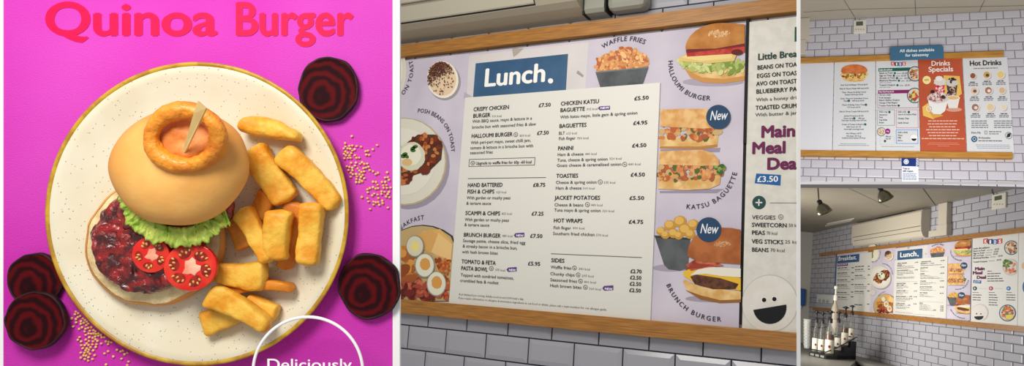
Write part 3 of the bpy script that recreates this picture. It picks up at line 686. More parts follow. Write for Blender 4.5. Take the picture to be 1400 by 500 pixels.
H('TOASTIES', 760.6, 243, 790.6); N('Cheese & spring onion', 760, 251.3, 816); vmark(p, 820.8, 248.6, 3.2); kc(p, 825.4, 251, 841.5, '575'); N('Ham & cheese', 759.6, 259, 795.4); kc(p, 797, 258.8, 813, '500')
H('JACKET POTATOES', 758.7, 272.8, 820.6); N('Cheese & beans', 758, 281.8, 797.8); vmark(p, 803.3, 279.4, 3.2); kc(p, 808, 281.6, 824, '440'); N('Tuna mayo & spring onion', 757.7, 289, 821.6); kc(p, 823.4, 289.6, 840, '320')
H('HOT WRAPS', 757, 303.7, 796.5); N('Fish finger', 756.7, 313, 780.8); kc(p, 783, 313, 799.5, '490'); N('Southern fried chicken', 756, 320.9, 813.5); kc(p, 815, 322.6, 831.5, '570')
p.rect(753.6, 346.2, 878, 347, (90, 90, 90), 2)
H('SIDES', 753.6, 358, 772); N('Waffle fries', 753, 366.8, 781.5); vmark(p, 785.6, 366, 3); kc(p, 791, 368.6, 807, '340'); N('Chunky chips', 752.3, 375.7, 786); vmark(p, 790.6, 375.4, 3); kc(p, 795.5, 378, 812, '295')
N('Seasoned fries', 752.3, 384, 789.3); vmark(p, 793.8, 384, 3); kc(p, 798.5, 386.4, 815, '400'); N('Hash brown bites', 752, 391.8, 795.4); vmark(p, 800.6, 392.4, 3); kc(p, 805.3, 395.6, 822, '360'); tagnew(p, 826, 390.6, 838.6, 397)
p.build('menu_text', parent=card)

for a in (('WAFFLE FRIES', (824.5, 67), (851, 56.6), (881, 61), 6.2), ('HALLOUMI BURGER', (914, 83), (924, 117), (971, 137), 6), ('KATSU BAGUETTE', (938, 285), (975, 279), (1008, 236), 6.2), ('BRUNCH BURGER', (911, 389), (936, 423), (986, 439), 6.2)):
    p = Print(F2); p.arc(*a, (52, 50, 70), .016); p.build('curved_lettering', parent=lb)
# waffle fries
p = Print(F2); heap = [(815, 97), (816, 84), (828, 75), (840, 72), (850, 65), (862, 66), (872, 72), (884, 75), (887, 84), (886, 92)]
p.poly(heap, (196, 128, 76), 1); p.scatter(inpoly(heap), 170, (1.4, 3.2), [P((222, 166, 104)), P((206, 140, 84)), P((232, 186, 126)), P((180, 100, 66)), P((214, 150, 100))], 2, (813, 64, 888, 98), 2.2)
p.poly([(814.5, 98.5), (887, 91.5), (876.6, 122), (822.6, 124)], BOWL, 5.5); p.poly([(814.5, 98.5), (887, 91.5), (886.4, 93.3), (815.2, 100.3)], (112, 114, 116), 5.8); p.build('printed_waffle_fries', parent=lb)
# halloumi burger (cut by the board's edge)
X1 = 1018.6
p = Print(F2); p.ell(975, 112, 42, 6, (166, 156, 172), .6, clip=(900, 0, X1, 500))
p.poly([(934, 88), (945, 104), (960, 112), (X1, 110), (X1, 92), (934, 86)], BUNP, 1); p.poly([(936, 94), (944, 106), (962, 113), (990, 114), (X1, 110), (X1, 104), (990, 108), (960, 106)], (196, 140, 74), 2)
p.scatter(inpoly([(928, 83), (940, 80), (X1, 84), (X1, 96), (990, 100), (950, 97), (930, 90)]), 120, (1.6, 4), [LETT, P((122, 146, 62)), P((204, 206, 140)), P((170, 180, 100))], 3, (926, 78, X1 - 3, 101), 2.6)
p.poly([(928, 80), (938, 75), (1000, 72), (1008, 74), (1004, 84), (970, 87), (930, 84)], (216, 186, 112), 6.2); p.poly([(932, 79), (940, 76), (1000, 73.5), (1002, 80), (960, 84)], (228, 204, 136), 6.4)
p.poly([(938, 70), (X1, 60), (X1, 72), (1004, 74), (940, 78)], TOM, 6.8); p.ell(1008, 72, 8, 4, (96, 28, 26), 7.4, clip=(0, 0, X1, 500)); p.poly([(938, 69), (X1, 58), (X1, 64), (940, 73)], (112, 34, 34), 7.2)
dome = [(937.6, 68)] + [(937.6 + 50 * (1 - math.cos(t)), 67.5 - 35.5 * math.sin(t)) for t in [i * PI / 2 / 10 for i in range(1, 11)]] + [(1000, 32.4), (1010, 33.5), (X1, 34), (X1, 60), (980, 67)]
p.poly(dome, BUN, 8); p.scatter(inell(984, 47, 14, 5), 60, (.6, 1.6), [P((222, 184, 138)), P((210, 160, 108))], 8.6, (966, 40, 1002, 54), 2); p.build('printed_halloumi_burger', parent=lb)
# katsu baguettes
p = Print(F2)
p.poly([(903, 236 - 32), (985, 202), (984, 208), (903, 208)], (150, 140, 158), .5); p.poly([(902, 261), (990, 258), (980, 264), (902, 264)], (150, 140, 158), .5)
def baguette(pts_top, pts_bot, fb, box, L0, nn):
    p.poly(pts_bot, BUNP, L0); p.scatter(inpoly(fb), nn, (1.8, 4.6), CHIK, L0 + .4, box, 1.8); p.poly(pts_top, BREAD, L0 + 3.2)
baguette([(903, 150), (930, 149), (966, 149), (978, 153), (981, 166), (978, 175), (960, 176), (903, 173)], [(902, 186), (960, 190), (983, 182), (981, 201), (960, 204), (902, 203)],
         [(902, 170), (975, 172), (986, 180), (975, 186), (955, 191), (902, 189)], (901, 168, 984, 192), 1, 90)
p.poly([(903, 200), (960, 200), (981, 197), (981, 201), (960, 204), (902, 203)], (178, 124, 64), 1.2)
baguette([(902, 207), (960, 205), (974, 209), (983, 218), (984, 226), (960, 227), (902, 225)], [(901, 240), (960, 244), (986, 238), (984, 252), (970, 258), (940, 260), (900, 258)],
         [(901, 224), (980, 225), (992, 230), (985, 240), (960, 246), (901, 245)], (900, 222, 990, 247), 4.4, 110)
p.scatter(inell(984, 231, 7, 6), 14, (2, 3.4), [GREEN, P((62, 92, 44))], 7.2, (976, 224, 992, 238))
p.build('printed_katsu_baguettes', parent=lb)
p = Print(F2); newbadge(p, 982.6, 160.3, 16.6); p.build('new_badge', parent=lb)
# brunch burger
p = Print(F2); p.ell(918, 366, 26, 5, (160, 150, 168), .5); p.ell(975, 408, 38, 5, (160, 150, 168), .5, clip=(0, 0, 1014, 500))
p.poly([(895, 322), (944, 326), (941, 366), (930, 370), (914, 368), (908, 362)], BOWL, 1); p.poly([(895, 321.5), (944, 325), (944, 328), (896, 325)], (54, 56, 58), 1.2)
for x, y, r in ((904, 316, 6.5), (916, 308, 8), (921, 319, 7), (930, 303, 9), (937, 314, 9), (948, 307, 8), (944, 320, 7), (910, 321, 6), (928, 322, 6)):
    p.ell(x, y, r, r * .9, (190, 140, 56), 2 + y * .002, wob=.06); p.ell(x - 1, y - 1.5, r * .7, r * .6, (214, 172, 86), 2.2 + y * .003)
X2 = 1013
p.poly([(934, 385), (940, 398), (958, 409), (985, 414), (X2, 413), (X2, 398), (960, 392), (936, 382)], BUNP, 3); p.poly([(937, 396), (958, 409), (985, 414), (X2, 413), (X2, 409), (985, 410), (960, 404)], (150, 96, 44), 3.2)
p.poly([(934, 372), (945, 366), (X2, 380), (X2, 397), (980, 392), (950, 386), (936, 378)], CHEESE, 3.8)
p.poly([(944, 378), (952, 375), (985, 380), (1010, 388), (1006, 395), (975, 395), (950, 388)], noisemat('print_sausage_patty', (72, 42, 28), (104, 64, 42), 60), 4.4)
p.poly([(944, 376), (960, 364), (X2, 367), (X2, 379), (985, 377), (965, 374)], (226, 220, 204), 4.8); p.poly([(938, 362), (950, 355), (980, 358), (990, 363), (965, 366), (945, 370)], BACON, 5.2); p.poly([(936, 368), (950, 360), (978, 362), (955, 367)], (150, 60, 40), 5.4)
dome = [(940.5, 350)] + [(940.5 + 44 * (1 - math.cos(t)), 345 - 34 * math.sin(t)) for t in [i * PI / 2 / 10 for i in range(0, 11)]] + [(1000, 311.6), (X2, 314), (X2, 361), (985, 359), (955, 357)]
p.poly(dome, noisemat('print_bun_dark', (150, 82, 40), (176, 104, 56), 14), 6); p.scatter(inell(988, 334, 11, 3.5), 50, (.5, 1.4), [P((206, 160, 116)), P((190, 134, 88))], 6.6, (975, 330, 1002, 339), 2); p.build('printed_brunch_burger', parent=lb)
p = Print(F2); newbadge(p, 969.6, 314, 17); p.build('new_badge', parent=lb)

# --- kids menu beside it
kb = board('menu_board', F2, [(uD + .006, vtb), (F2.uv(1092.3, 15)[0], vtb), (F2.uv(1092.3, 458)[0], vb0), (uD + .006, vb0)], M('kids_card', (204, 202, 192), .5, (214, 211, 202), 30, spec=.3), 'children\'s menu board with large Main Meal Deal words and smiling face, right of large Lunch')
mb = MB(); mb.box(lp(F2, uD - .0035, .99, .004), lp(F2, uD + .005, .0, .012), P((22, 20, 20))); mb.box(lp(F2, uD - .0035, .42, -.004), lp(F2, uD + .0055, 0.0, .012), P((22, 20, 20)))
tag(mb.build('dark_joint_strip', F2), 'thin black strip in the gap between the Lunch and children\'s menus', 'joint strip')
p = Print(F2); p.rect(1086.6, 37, 1091, 57, (36, 72, 62), 1)
p.text('Little Brea', 1036, 82.3, 1089.5, 8.6, (34, 62, 56), .03)
for t, x0, y in (('BEANS ON TOA', 1035.3, 95.4), ('EGGS ON TOAS', 1034.6, 106.8), ('AVO ON TOAST', 1034, 117.6), ('BLUEBERRY PA', 1033.7, 128.2), ('TOASTED CRUM', 1033, 150.4)): p.text(t, x0, y, 1089.5, 5.6, INK, B)
p.text('With a honey dri', 1033.7, 138.8, 1089, 4.6, (70, 70, 72), .004); p.text('With butter & jar', 1032.6, 159.4, 1089.5, 4.6, (70, 70, 72), .004)
PUR = (104, 30, 78)
p.build('menu_text', parent=kb)
p = Print(F2); p.text('Main', 1040, 187.8, 1087.6, 15, PUR, .04, res=4); p.text('Meal', 1027.6, 210, 1074.6, 15, PUR, .04, res=4); p.text('Dea', 1048, 231.4, 1089, 15, PUR, .04, res=4)
p.build('meal_deal_lettering', parent=kb)
p = Print(F2); p.poly([(1034, 237), (1067.6, 239), (1067, 253.6), (1031.8, 250.4)], (32, 92, 158), 1); p.text('£3.50', 1035, 248.6, 1064, 7.5, (235, 238, 240), .02, 3, 3)
p.build('price_badge', parent=kb)
p = Print(F2); p.ell(1037.8, 276.7, 9.3, 9.3, (38, 72, 70), 1); p.rect(1033.2, 276, 1042.4, 277.6, (230, 230, 226), 3); p.rect(1037, 272.2, 1038.6, 281.3, (230, 230, 226), 3); p.rect(1052.6, 276.8, 1090, 277.5, (110, 118, 110), 2)
p.build('plus_badge', parent=kb)
p = Print(F2); p.text('VEGGIES', 1028.2, 299.4, 1060.5, 5.2, INK, .006); vmark(p, 1067.6, 296.4, 3.4)
for t, y, x1, n, x2 in (('SWEETCORN', 309.8, 1076, '50 k', 1089), ('PEAS', 320.4, 1046, '70 kcal', 1063), ('VEG STICKS', 332.3, 1071, '25 kc', 1090), ('BEANS', 343.6, 1051, '70 kcal', 1073)):
    p.text(t, 1027.8, y, x1, 5.4, INK, B); p.text(n, x1 + 2, y + .2, x2, 4.4, (76, 76, 78), 0)
p.build('menu_text', parent=kb)
p = Print(F2); p.ell(1052.8, 414.5, 38.6, 39.5, (188, 184, 176), .6, clip=(1015, 0, 1091.4, 452)); p.ell(1052.4, 414.8, 37.6, 38.5, M('smile_disc', (212, 208, 198), .5, (220, 215, 206), 20), 1, clip=(1015, 0, 1091.2, 451.5))
for x, y in ((1044.8, 409.8), (1058.8, 408.6)): p.ell(x, y, 4, 4.1, (232, 230, 224), 2, seg=16); p.ell(x, y, 3, 3, (20, 20, 22), 3, seg=16)
p.poly([(1030, 423.4)] + [(1052.6 + 22.8 * math.cos(a), 420 + 22.5 * math.sin(a)) for a in [PI * (1.045 - 1.09 * i / 16) - .14 for i in range(1, 16)]] + [(1075, 416)], (22, 24, 28), 3)
p.build('smiling_face', parent=kb)

# --- air conditioner and its ducts above the rail
acm = M('ac_plastic', (158, 148, 130), .4, spec=.4); acd = M('ac_dark_slot', (22, 20, 18), .7); acg = M('duct_plastic', (140, 140, 128), .38, spec=.45)
ac = empty('air_conditioner', F2, lp(F2, -.6, -.08, 0), 'beige wall air conditioner above the top rail of the large Lunch menu', 'air conditioner')
def prof(F, pts, u0, u1, mat, name, parent, bevel=0, smooth=False):
    mb = MB(); mb.prism([lp(F, u0, v, w) for w, v in pts], [lp(F, u1, v, w) for w, v in pts], mat, smooth); return mb.build(name, parent=parent, bevel=bevel)
prof(F2, [(.018, -.066), (-.03, -.071), (-.085, -.082), (-.118, -.094), (-.135, -.115), (-.16, -.16), (-.2, -.24), (-.21, -.42), (.018, -.44)], EL, .012, acm, 'body', ac)
prof(F2, [(-.119, -.0955), (-.1215, -.0965), (-.1385, -.118), (-.136, -.120)], EL, -.150, acd, 'air_slot', ac)
prof(F2, [(-.128, -.099), (-.134, -.102), (-.166, -.148), (-.160, -.150)], EL, -.152, M('ac_flap', (176, 170, 152), .4), 'air_flap', ac)
prof(F2, [(-.170, -.158), (-.176, -.160), (-.205, -.222), (-.198, -.224)], EL, -.155, M('ac_flap', (176, 170, 152), .4), 'air_flap', ac)
mb = MB(); c = lp(F2, -.075, -.099, -.118); mb.box(c - Vector((.012, .003, .001)), c + Vector((.012, .003, .001)), acd); mb.build('catch', parent=ac)
du = empty('cable_duct', F2, lp(F2, .15, -.07, 0), 'grey plastic duct elbow right of the air conditioner, on the top pine rail', 'duct')
prof(F2, [(.018, -.066), (-.05, -.068), (-.062, -.08), (-.068, -.3), (.018, -.3)], .018, .094, acg, 'duct_run', du)
mb = MB(); mb.box(lp(F2, .009, -.40, -.058), lp(F2, .017, -.064, .0), acd); mb.box(lp(F2, .095, -.30, -.06), lp(F2, .100, -.066, .0), acd); mb.build('joint', parent=du)
mb = MB(); mb.box(lp(F2, .101, -.068, -.062), lp(F2, .245, -.3, .018), acg); mb.build('duct_cover', parent=du, bevel=.022)

# ================================================================== white collage dividers standing free in front of the rooms
wt = M('collage_divider_white', (250, 250, 250), .5, spec=.2)
FC = Frame([[1, 0, 0], [0, 1, 0], [0, 0, 1]], [0, 0, 2.0], 1.0)
mb = MB(); mb.box((.7795, 0, -1.3), (.789, .003, 1.3), wt); tag(mb.build('collage_divider_1', FC), kind='structure')
mb = MB(); mb.box((.789, 0, -.0038), (2.2, .003, .0038), wt); tag(mb.build('collage_divider_2', FC), kind='structure')

# ================================================================== BAY 3: specials and hot drinks wall (upper right)
tile3 = M('white_glazed_tile', (190, 187, 194), .25, spec=.45); grout3 = M('grey_grout', (128, 122, 126), .9)
vb = F3.uv(1240, 250.4)[1]
tile_wall('wall_right', F3, -.30, 2.15, -.52, vb + .0, .1405, .0895, .074 - .1405 * 3, 1.182 - .0895 * 22, .02, tile3, grout3, .008, .010, .004, .1,
          poly=[(-.30, -.52), (2.15, -.52), (2.15, F3.uv(1430, 250.6)[1]), (-.30, F3.uv(1080, 250.6)[1])])
ceil3 = M('beige_ceiling_panel', (166, 158, 142), .6, (172, 164, 148), 2, spec=.3)
mb = MB(); V3 = -.52
q = [(-.30, .06), (2.15, .06), (2.15, -.7), (-.30, -.7)]
mb.prism([lp(F3, a, V3, b) for a, b in q], [lp(F3, a, V3 - .05, b) for a, b in q], ceil3)
dk = P((96, 90, 80))
for (x0, y0), (x1, y1) in (((1154, 0), (1168.5, 23)), ((1098, 16.5), (1165, 12.5)), ((1165, 12.5), (1400, 7.5)), ((1251, 0), (1252, 20.6)), ((1346, 0), (1338, 17.5))):
    a = F3.onv(x0, y0, V3); b = F3.onv(x1, y1, V3); A = lp(F3, a[0], V3 + .002, a[1]); Bp = lp(F3, b[0], V3 + .002, b[1]); d = (Bp - A).normalized(); sd = d.cross(Vector((0, 0, 1))) * .0016
    mb.add([A - sd, A + sd, Bp + sd, Bp - sd], [(0, 1, 2, 3)], dk)
tag(mb.build('ceiling', F3), kind='structure')
wood3 = wood_mat('varnished_pine', (192, 140, 58), (152, 102, 36))
w = -.03
a = F3.uv(1094, 76, w)[1]; vt0 = (F3.uv(1094, 76.5, w)[1] + F3.uv(1372, 71.5, w)[1]) / 2; vt1 = (F3.uv(1094, 83, w)[1] + F3.uv(1372, 78, w)[1]) / 2; ur = F3.uv(1372.5, 75, w)[0]
rail('wooden_rail', F3, [(-.3, vt0), (ur, vt0), (ur, vt1), (-.3, vt1)], w, .019, wood3, 'pine rail above the Drinks Specials and Hot Drinks menus')
vb0 = (F3.uv(1120, 206.6, w)[1] + F3.uv(1384, 206, w)[1]) / 2; vb1 = (F3.uv(1120, 214.6, w)[1] + F3.uv(1384, 213.2, w)[1]) / 2; ur = F3.uv(1384.5, 209, w)[0]
rail('wooden_rail', F3, [(-.3, vb0), (ur, vb0), (ur, vb1), (-.3, vb1)], w, .019, wood3, 'pine rail below the Drinks Specials and Hot Drinks menus')
def um(x0, x1): return (F3.uv(x0, 85)[0] + F3.uv(x1, 204)[0]) / 2
U = [-.3, um(1140.4, 1138), um(1198, 1196.5), um(1256.5, 1257), um(1315.5, 1322), um(1377, 1388)]
g = .003; gm = 'menu boards on the specials wall'
def bd(i, mat, label): return board('menu_board', F3, [(U[i] + g, vt1), (U[i + 1] - g, vt1), (U[i + 1] - g, vb0 if i < 4 else 1.012), (U[i] + g, vb0 if i < 4 else 1.012)], mat, label, th=.016)
wb = M('blank_board', (214, 213, 218), .4, spec=.35); wb2 = M('white_board', (210, 211, 212), .45, spec=.3); terra = M('terracotta_board', (186, 82, 50), .5, (180, 78, 46), 6)
bd(0, wb, 'blank white board at the left end of the specials wall')
b2 = bd(1, wb2, 'white paninis and toasties menu with one burger picture on top'); b3 = bd(2, wb2, 'portrait KIDS menu with green and purple headings left of Drinks Specials')
b4 = bd(3, terra, 'terracotta Drinks Specials menu board'); b5 = bd(4, wb2, 'white Hot Drinks menu board with nine cup pictures')
TY = (84, 84, 90)
p = Print(F3, 0, .0012)
for t, y, wd in (('New York Deli Burger 790 kcal £8.95', 117, 37), ('Ham & Cheese Panini 440 kcal £4.50', 122, 40), ('Tuna, Cheese & Spring Onion', 127, 33), ('Panini 320 kcal £4.50', 130.4, 25), ('Goats Cheese & Caramelised Onion', 135.6, 38), ('Panini      440 kcal £4.50', 138.8, 28), ('Cheese & Spring Onion Toastie', 144.2, 33), ('575 kcal £4.50', 147.6, 18),
                 ('Ham & Cheese Toastie 500 kcal £4.50', 153.4, 40), ('Jacket Potatoes £5.50', 159.4, 26), ('Cheese & beans      440 kcal', 162.8, 29), ('Tuna mayo & spring onion 320 kcal', 165.6, 34), ('Cream of Tomato & Basil Soup', 171, 33), ('280 kcal £3.95', 174.4, 20), ('Served with sourdough bread', 177.6, 27), ('Hot Wraps £4.75', 183.4, 21), ('Fish finger 490 kcal', 186.8, 20), ('Southern fried chicken 570 kcal', 189.6, 32)):
    p.text(t, 1168 - (y - 83) * .008, y, wd, 1.9 if wd > 24 or 'Hot' in t else 1.7, TY, .025, 3, 1, 'c')
for y, wd in ((197, 36), (199, 42)): p.bars(1167 - wd / 2, y, 1167 + wd / 2, .7, (140, 140, 146))
for x, y in ((1160.6, 138), (1184, 143.4), (1168, 162), (1183, 170.2)): p.ell(x, y, 1.6, 1.6, (20, 96, 84), 4, seg=12)
p.build('menu_text', parent=b2)
p = Print(F3, 0, .0012); p.poly([(1151, 107), (1155, 110.6), (1168, 112), (1180, 111), (1185, 107)], BUNP, 1); p.poly([(1148.5, 103), (1152, 99), (1185, 99), (1187.5, 102), (1180, 108), (1156, 108)], (222, 186, 96), 2)
p.scatter(inpoly([(1150, 101), (1184, 101), (1182, 106.5), (1154, 106.5)]), 40, (.6, 1.5), [P((150, 52, 34)), P((196, 88, 50)), P((234, 206, 140)), P((120, 120, 50))], 3, (1149, 99, 1186, 108), 2)
p.poly([(1150, 98.5)] + [(1168 - 18 * math.cos(t), 98 - 9.6 * math.sin(t) ** .8) for t in [i * PI / 12 for i in range(13)]] + [(1185, 98.5), (1183, 101), (1153, 101)], noisemat('print_bun_red', (190, 96, 50), (212, 126, 70), 20), 5); p.build('printed_burger', parent=b2)

p = Print(F3, 0, .0012)
GD = (28, 92, 78); PD = (134, 34, 98)
def kids_letters(p, x0, y0, s):
    for i, (ch, c) in enumerate((('K', (196, 46, 52)), ('I', (44, 56, 84)), ('D', (44, 104, 170)), ('S', (204, 62, 58)))):
        x = x0 + i * s * 1.02; dy = (-.06, .05, .1, -.05)[i] * s; p.rect(x, y0 + dy, x + s * .97, y0 + s * 1.02 + dy, c, 2); p.text(ch, x + s * .5, y0 + s * .84 + dy, s * .5, s * .66, (240, 240, 240), .05, 3, 2, 'c')
kids_letters(p, 1218.4, 85, 4.9)
p.rect(1201, 93.4, 1244.5, 97.8, GD, 1); p.text('Little Breakfasts', 1202, 96.9, 1220, 2.3, (235, 240, 238), .03, 3, 1)
for t, y, x1, b in (('Beans on Toast', 101.2, 1220.4, 1), ('Eggs on Toast', 104.6, 1219, 1), ('Avocado on Toast', 108, 1223.4, 1), ('Blueberry Pancakes', 111.4, 1226, 1), ('with honey drizzle', 114, 1219, 0), ('Toasted Crumpets', 117.6, 1224, 1), ('with butter & jam', 120.4, 1218, 0)):
    p.text(t, 1202.4, y, x1, 2.2 if b else 1.8, TY if b else (130, 130, 134), .03 if b else 0, 3, 1)
    if b: p.ell(x1 + 3, y - .9, 1.5, 1.5, (20, 96, 84), 4, seg=12); p.bars(x1 + 6, y, x1 + 12, 1.1, (150, 150, 154)); p.text('£2.25', x1 + 13, y, x1 + 20, 2, TY, .03, 3, 1)
p.rect(1200.4, 123.4, 1243, 127.6, PD, 1); p.text('Main Meal Deal £3.50', 1201.6, 126.7, 1222, 2.1, (240, 230, 238), .03, 3, 1); p.frame(1199.8, 127.6, 1255, 148, .5, PD, 1)
for t, y, x1 in (('Choose a main:', 131, 1218), ('Pork Sausages', 134.8, 1218), ('Baked Chicken Goujons', 138.2, 1230), ('Omega 3 Fish Fingers', 141.8, 1227), ('Tomato Pasta Beans', 145.6, 1226)): p.text(t, 1202, y, x1, 2.2, TY, .03, 3, 1)
p.ell(1228.6, 144.6, 1.5, 1.5, (20, 60, 54), 4, seg=12)
p.frame(1199.6, 150, 1223.2, 171.6, .5, (60, 110, 96), 1); p.frame(1225.2, 150, 1255, 175, .5, (196, 88, 108), 1); p.frame(1224.8, 177, 1255, 196.4, .8, (84, 148, 214), 1); p.frame(1203, 186, 1222.6, 197.4, .35, (190, 190, 194), 1)
for t, x, y, x1 in (('Add a veg', 1202, 154, 1213), ('Sweetcorn', 1202, 158, 1213), ('Peas', 1202, 161.4, 1207), ('Veg Sticks', 1202, 165, 1213), ('Beans', 1202, 168.6, 1208.6), ('Add a side', 1227.4, 154, 1239), ('Carrot & Sesame Mash', 1227.4, 157.6, 1253), ('Chunky Chips', 1227.4, 163, 1243), ('Garlic Bread', 1227.4, 169, 1242), ('Add a drink', 1227.4, 182, 1241), ('Water', 1227.4, 186, 1234), ('Milk', 1227.4, 189.4, 1232), ('Juice', 1227.4, 193, 1234), ('Why not', 1211, 187.6, 1218), ('try it?', 1211, 190.6, 1218)):
    p.text(t, x, y, x1, 2.1, TY, .03, 3, 1)
for x, y in ((1216, 153.4), (1242.5, 153.4), (1210, 193)): p.ell(x, y, 1.6, 1.6, (24, 70, 60), 4, seg=12)
p.ell(1249.5, 189, 5, 5, (236, 232, 228), 2); p.ell(1249.5, 189.6, 3.6, 3.2, (16, 18, 22), 4, a0=0, a1=180); p.bars(1205, 200.6, 1250, .7, (150, 150, 156))
p.ell(1213.6, 179.6, 3.6, 3.8, (150, 30, 120), 3); p.text('99p', 1213.6, 180.6, 4, 1.8, (240, 230, 240), .03, 4, 1, 'c'); p.build('menu_text', parent=b3)
def plateful(p, cx, cy, r, mats, rim=(60, 70, 84), inner=(206, 204, 196), clip=None, n=40):
    p.ell(cx, cy, r, r, rim, 1.4, clip=clip); p.ell(cx, cy, r * .88, r * .88, inner, 1.8, clip=clip)
    inn = inell(cx, cy, r * .72, r * .72); cx1 = clip[2] - r * .14 if clip else 1e9
    p.scatter(lambda x, y: inn(x, y) and x < cx1, n, (r * .07, r * .17), mats, 2.2, (cx - r, cy - r, cx + r, cy + r))
p = Print(F3, 0, .0012); cp = (0, 0, 1255.8, 999)
plateful(p, 1251, 101, 10.4, [P((196, 140, 84)), P((60, 50, 70)), P((222, 186, 130)), P((160, 90, 50))], clip=cp); p.build('printed_pancakes', parent=b3)
p = Print(F3, 0, .0012); plateful(p, 1250.6, 130.5, 10.6, [P((200, 80, 40)), P((226, 190, 90)), P((90, 140, 60)), P((170, 60, 36))], clip=cp); p.build('printed_dinner', parent=b3)
p = Print(F3, 0, .0012); plateful(p, 1205, 180, 6, [P((206, 160, 84)), P((190, 130, 60))], rim=(70, 60, 54), n=20); p.build('printed_bites', parent=b3)

WH = (240, 232, 226)
p = Print(F3, 0, .0012); p.text('Drinks', 1273, 90.2, 1299, 6.6, WH, .02, 3, 3); p.text('Specials', 1269.2, 98.4, 1303.4, 6.6, WH, .02, 3, 3)
p.ell(1267, 109.4, 5.6, 5.6, (236, 222, 150), 1); p.text('NEW', 1267, 110.6, 6, 2.2, (190, 90, 50), .02, 3, 1, 'c')
for y, wd in ((166, 40), (170, 42), (174, 38), (178, 46), (182, 42), (186, 38), (190, 58)): p.bars(1289 - wd / 2, y, 1289 + wd / 2, 1.2, (228, 190, 172))
for y, wd in ((195.5, 40), (197.6, 44), (199.8, 16)): p.bars(1290 - wd / 2, y, 1290 + wd / 2, .6, (216, 150, 124))
p.build('menu_text', parent=b4)
p = Print(F3, 0, .0012); YEL = (226, 184, 92)
p.poly([(1290, 103), (1312, 104), (1315, 128), (1300, 140), (1291, 128)], YEL, 1); p.poly([(1261, 146), (1270, 140), (1282, 158), (1276, 163), (1262, 158)], YEL, 1); p.poly([(1268, 150), (1290, 158), (1276, 162)], (210, 160, 70), 1.2)
p.build('printed_napkins', parent=b4)
p = Print(F3, 0, .0012); p.poly([(1278, 116), (1292, 114), (1289, 138), (1281, 138)], (206, 72, 84), 2); p.scatter(inell(1285, 124, 6, 12), 40, (.7, 1.6), [P((236, 200, 200)), P((180, 40, 60)), P((222, 120, 130))], 2.4, (1277, 112, 1293, 138), 2); p.ell(1285, 112, 8.4, 5.4, (214, 206, 198), 3.4, wob=.12); p.ell(1284, 107.6, 5, 3.4, (230, 222, 214), 3.6, wob=.12); p.build('printed_milkshake', parent=b4)
p = Print(F3, 0, .0012); p.poly([(1294, 116), (1309, 116), (1306, 140), (1297, 140)], (88, 62, 56), 2); p.scatter(inell(1301, 126, 6, 12), 40, (.7, 1.6), [P((190, 170, 156)), P((60, 40, 36)), P((130, 100, 86))], 2.4, (1294, 114, 1309, 140), 2); p.ell(1301.5, 113, 8.4, 5.4, (204, 196, 186), 3.4, wob=.12); p.scatter(inell(1302, 110, 5, 3), 8, (.8, 1.8), [P((80, 60, 60)), P((40, 30, 36))], 3.8, (1296, 106, 1308, 114)); p.build('printed_chocolate_shake', parent=b4)
p = Print(F3, 0, .0012); p.ell(1304, 150, 11, 3, (206, 150, 130), 3.6); p.poly([(1293, 134), (1312, 134), (1309, 148), (1297, 148)], (222, 218, 212), 4); p.ell(1302.5, 134, 9.8, 3.4, (232, 228, 220), 4.2); p.ell(1302.5, 134, 8.4, 2.5, (216, 176, 120), 4.4); p.build('printed_latte', parent=b4)
p = Print(F3, 0, .0012); p.poly([(1268, 134), (1297, 134), (1292, 152), (1286, 156.5), (1276, 156), (1271, 150)], (226, 224, 220), 5); p.ring(1270, 149, 4, 1.1, (226, 224, 220), 5); p.ell(1282.5, 134, 14.6, 7.5, (206, 196, 188), 5.4, wob=.06)
p.scatter(inell(1282, 133, 13, 6), 80, (.6, 1.4), [P((150, 96, 84)), P((230, 222, 214)), P((110, 72, 64)), P((214, 150, 150))], 5.8, (1268, 126, 1297, 141)); p.ell(1275, 126, 3, 2.4, (52, 32, 36), 7.6); p.ell(1289, 133, 2.8, 2.4, (60, 36, 38), 7.6); p.build('printed_hot_chocolate', parent=b4)

p = Print(F3, 0, .0012); p.text('Hot Drinks', 1325.6, 90, 1369.4, 6.6, (26, 28, 32), .03, 3, 3); p.bars(1331, 94.4, 1364, 1.1, (130, 120, 110))
cups = [(1330, 103.6, 4.6), (1349, 102.4, 5.8), (1367.8, 102, 6), (1331.8, 124, 6), (1351.2, 123.6, 5.8), (1369.8, 123.6, 5.2), (1333.2, 146.8, 6), (1353.8, 146.6, 6), (1372, 146.6, 4.6)]
for x, y, r in cups:
    for k in range(3): p.bars(x - 6 + (k == 0) * 2, y + 9.6 + k * 2.2, x + 7 - (k == 0) * 2, 1.1 if k else 1.3, (110, 110, 118) if k else (60, 60, 70))
for k in range(4):
    y = 166 + k * 2.9; p.bars(1328, y, 1351, 1.1, (96, 96, 104)); p.bars(1359, y, 1384, 1.1, (96, 96, 104))
p.text('Extra 50p', 1328, 182.6, 1341, 2.6, TY, .03, 3, 1); p.frame(1346, 179, 1349.4, 183.6, .5, TY, 3); p.bars(1352, 180.6, 1369, 1.1, TY); p.bars(1352, 183.6, 1366, 1.1, (120, 120, 124))
p.ell(1332, 190.2, 4.2, 4.2, (40, 84, 112), 3); p.ring(1332, 190.2, 2.4, .6, (220, 230, 236), 4, 12); p.text('We Remember', 1337.6, 189.6, 1354, 2.4, TY, .03, 3, 1); p.bars(1337.6, 193, 1371, 1.1, TY)
p.ring(1379, 185.4, 4.8, .8, (120, 124, 128), 3); p.poly([(1376, 187.6), (1377.4, 182.8), (1382, 182), (1380.8, 187), (1378, 188)], (40, 46, 52), 4)
for k in range(3): p.bars(1334 + k, 198.4 + 2.2 * k, 1380 + k, .8, (150, 154, 172))
p.build('menu_text', parent=b5)
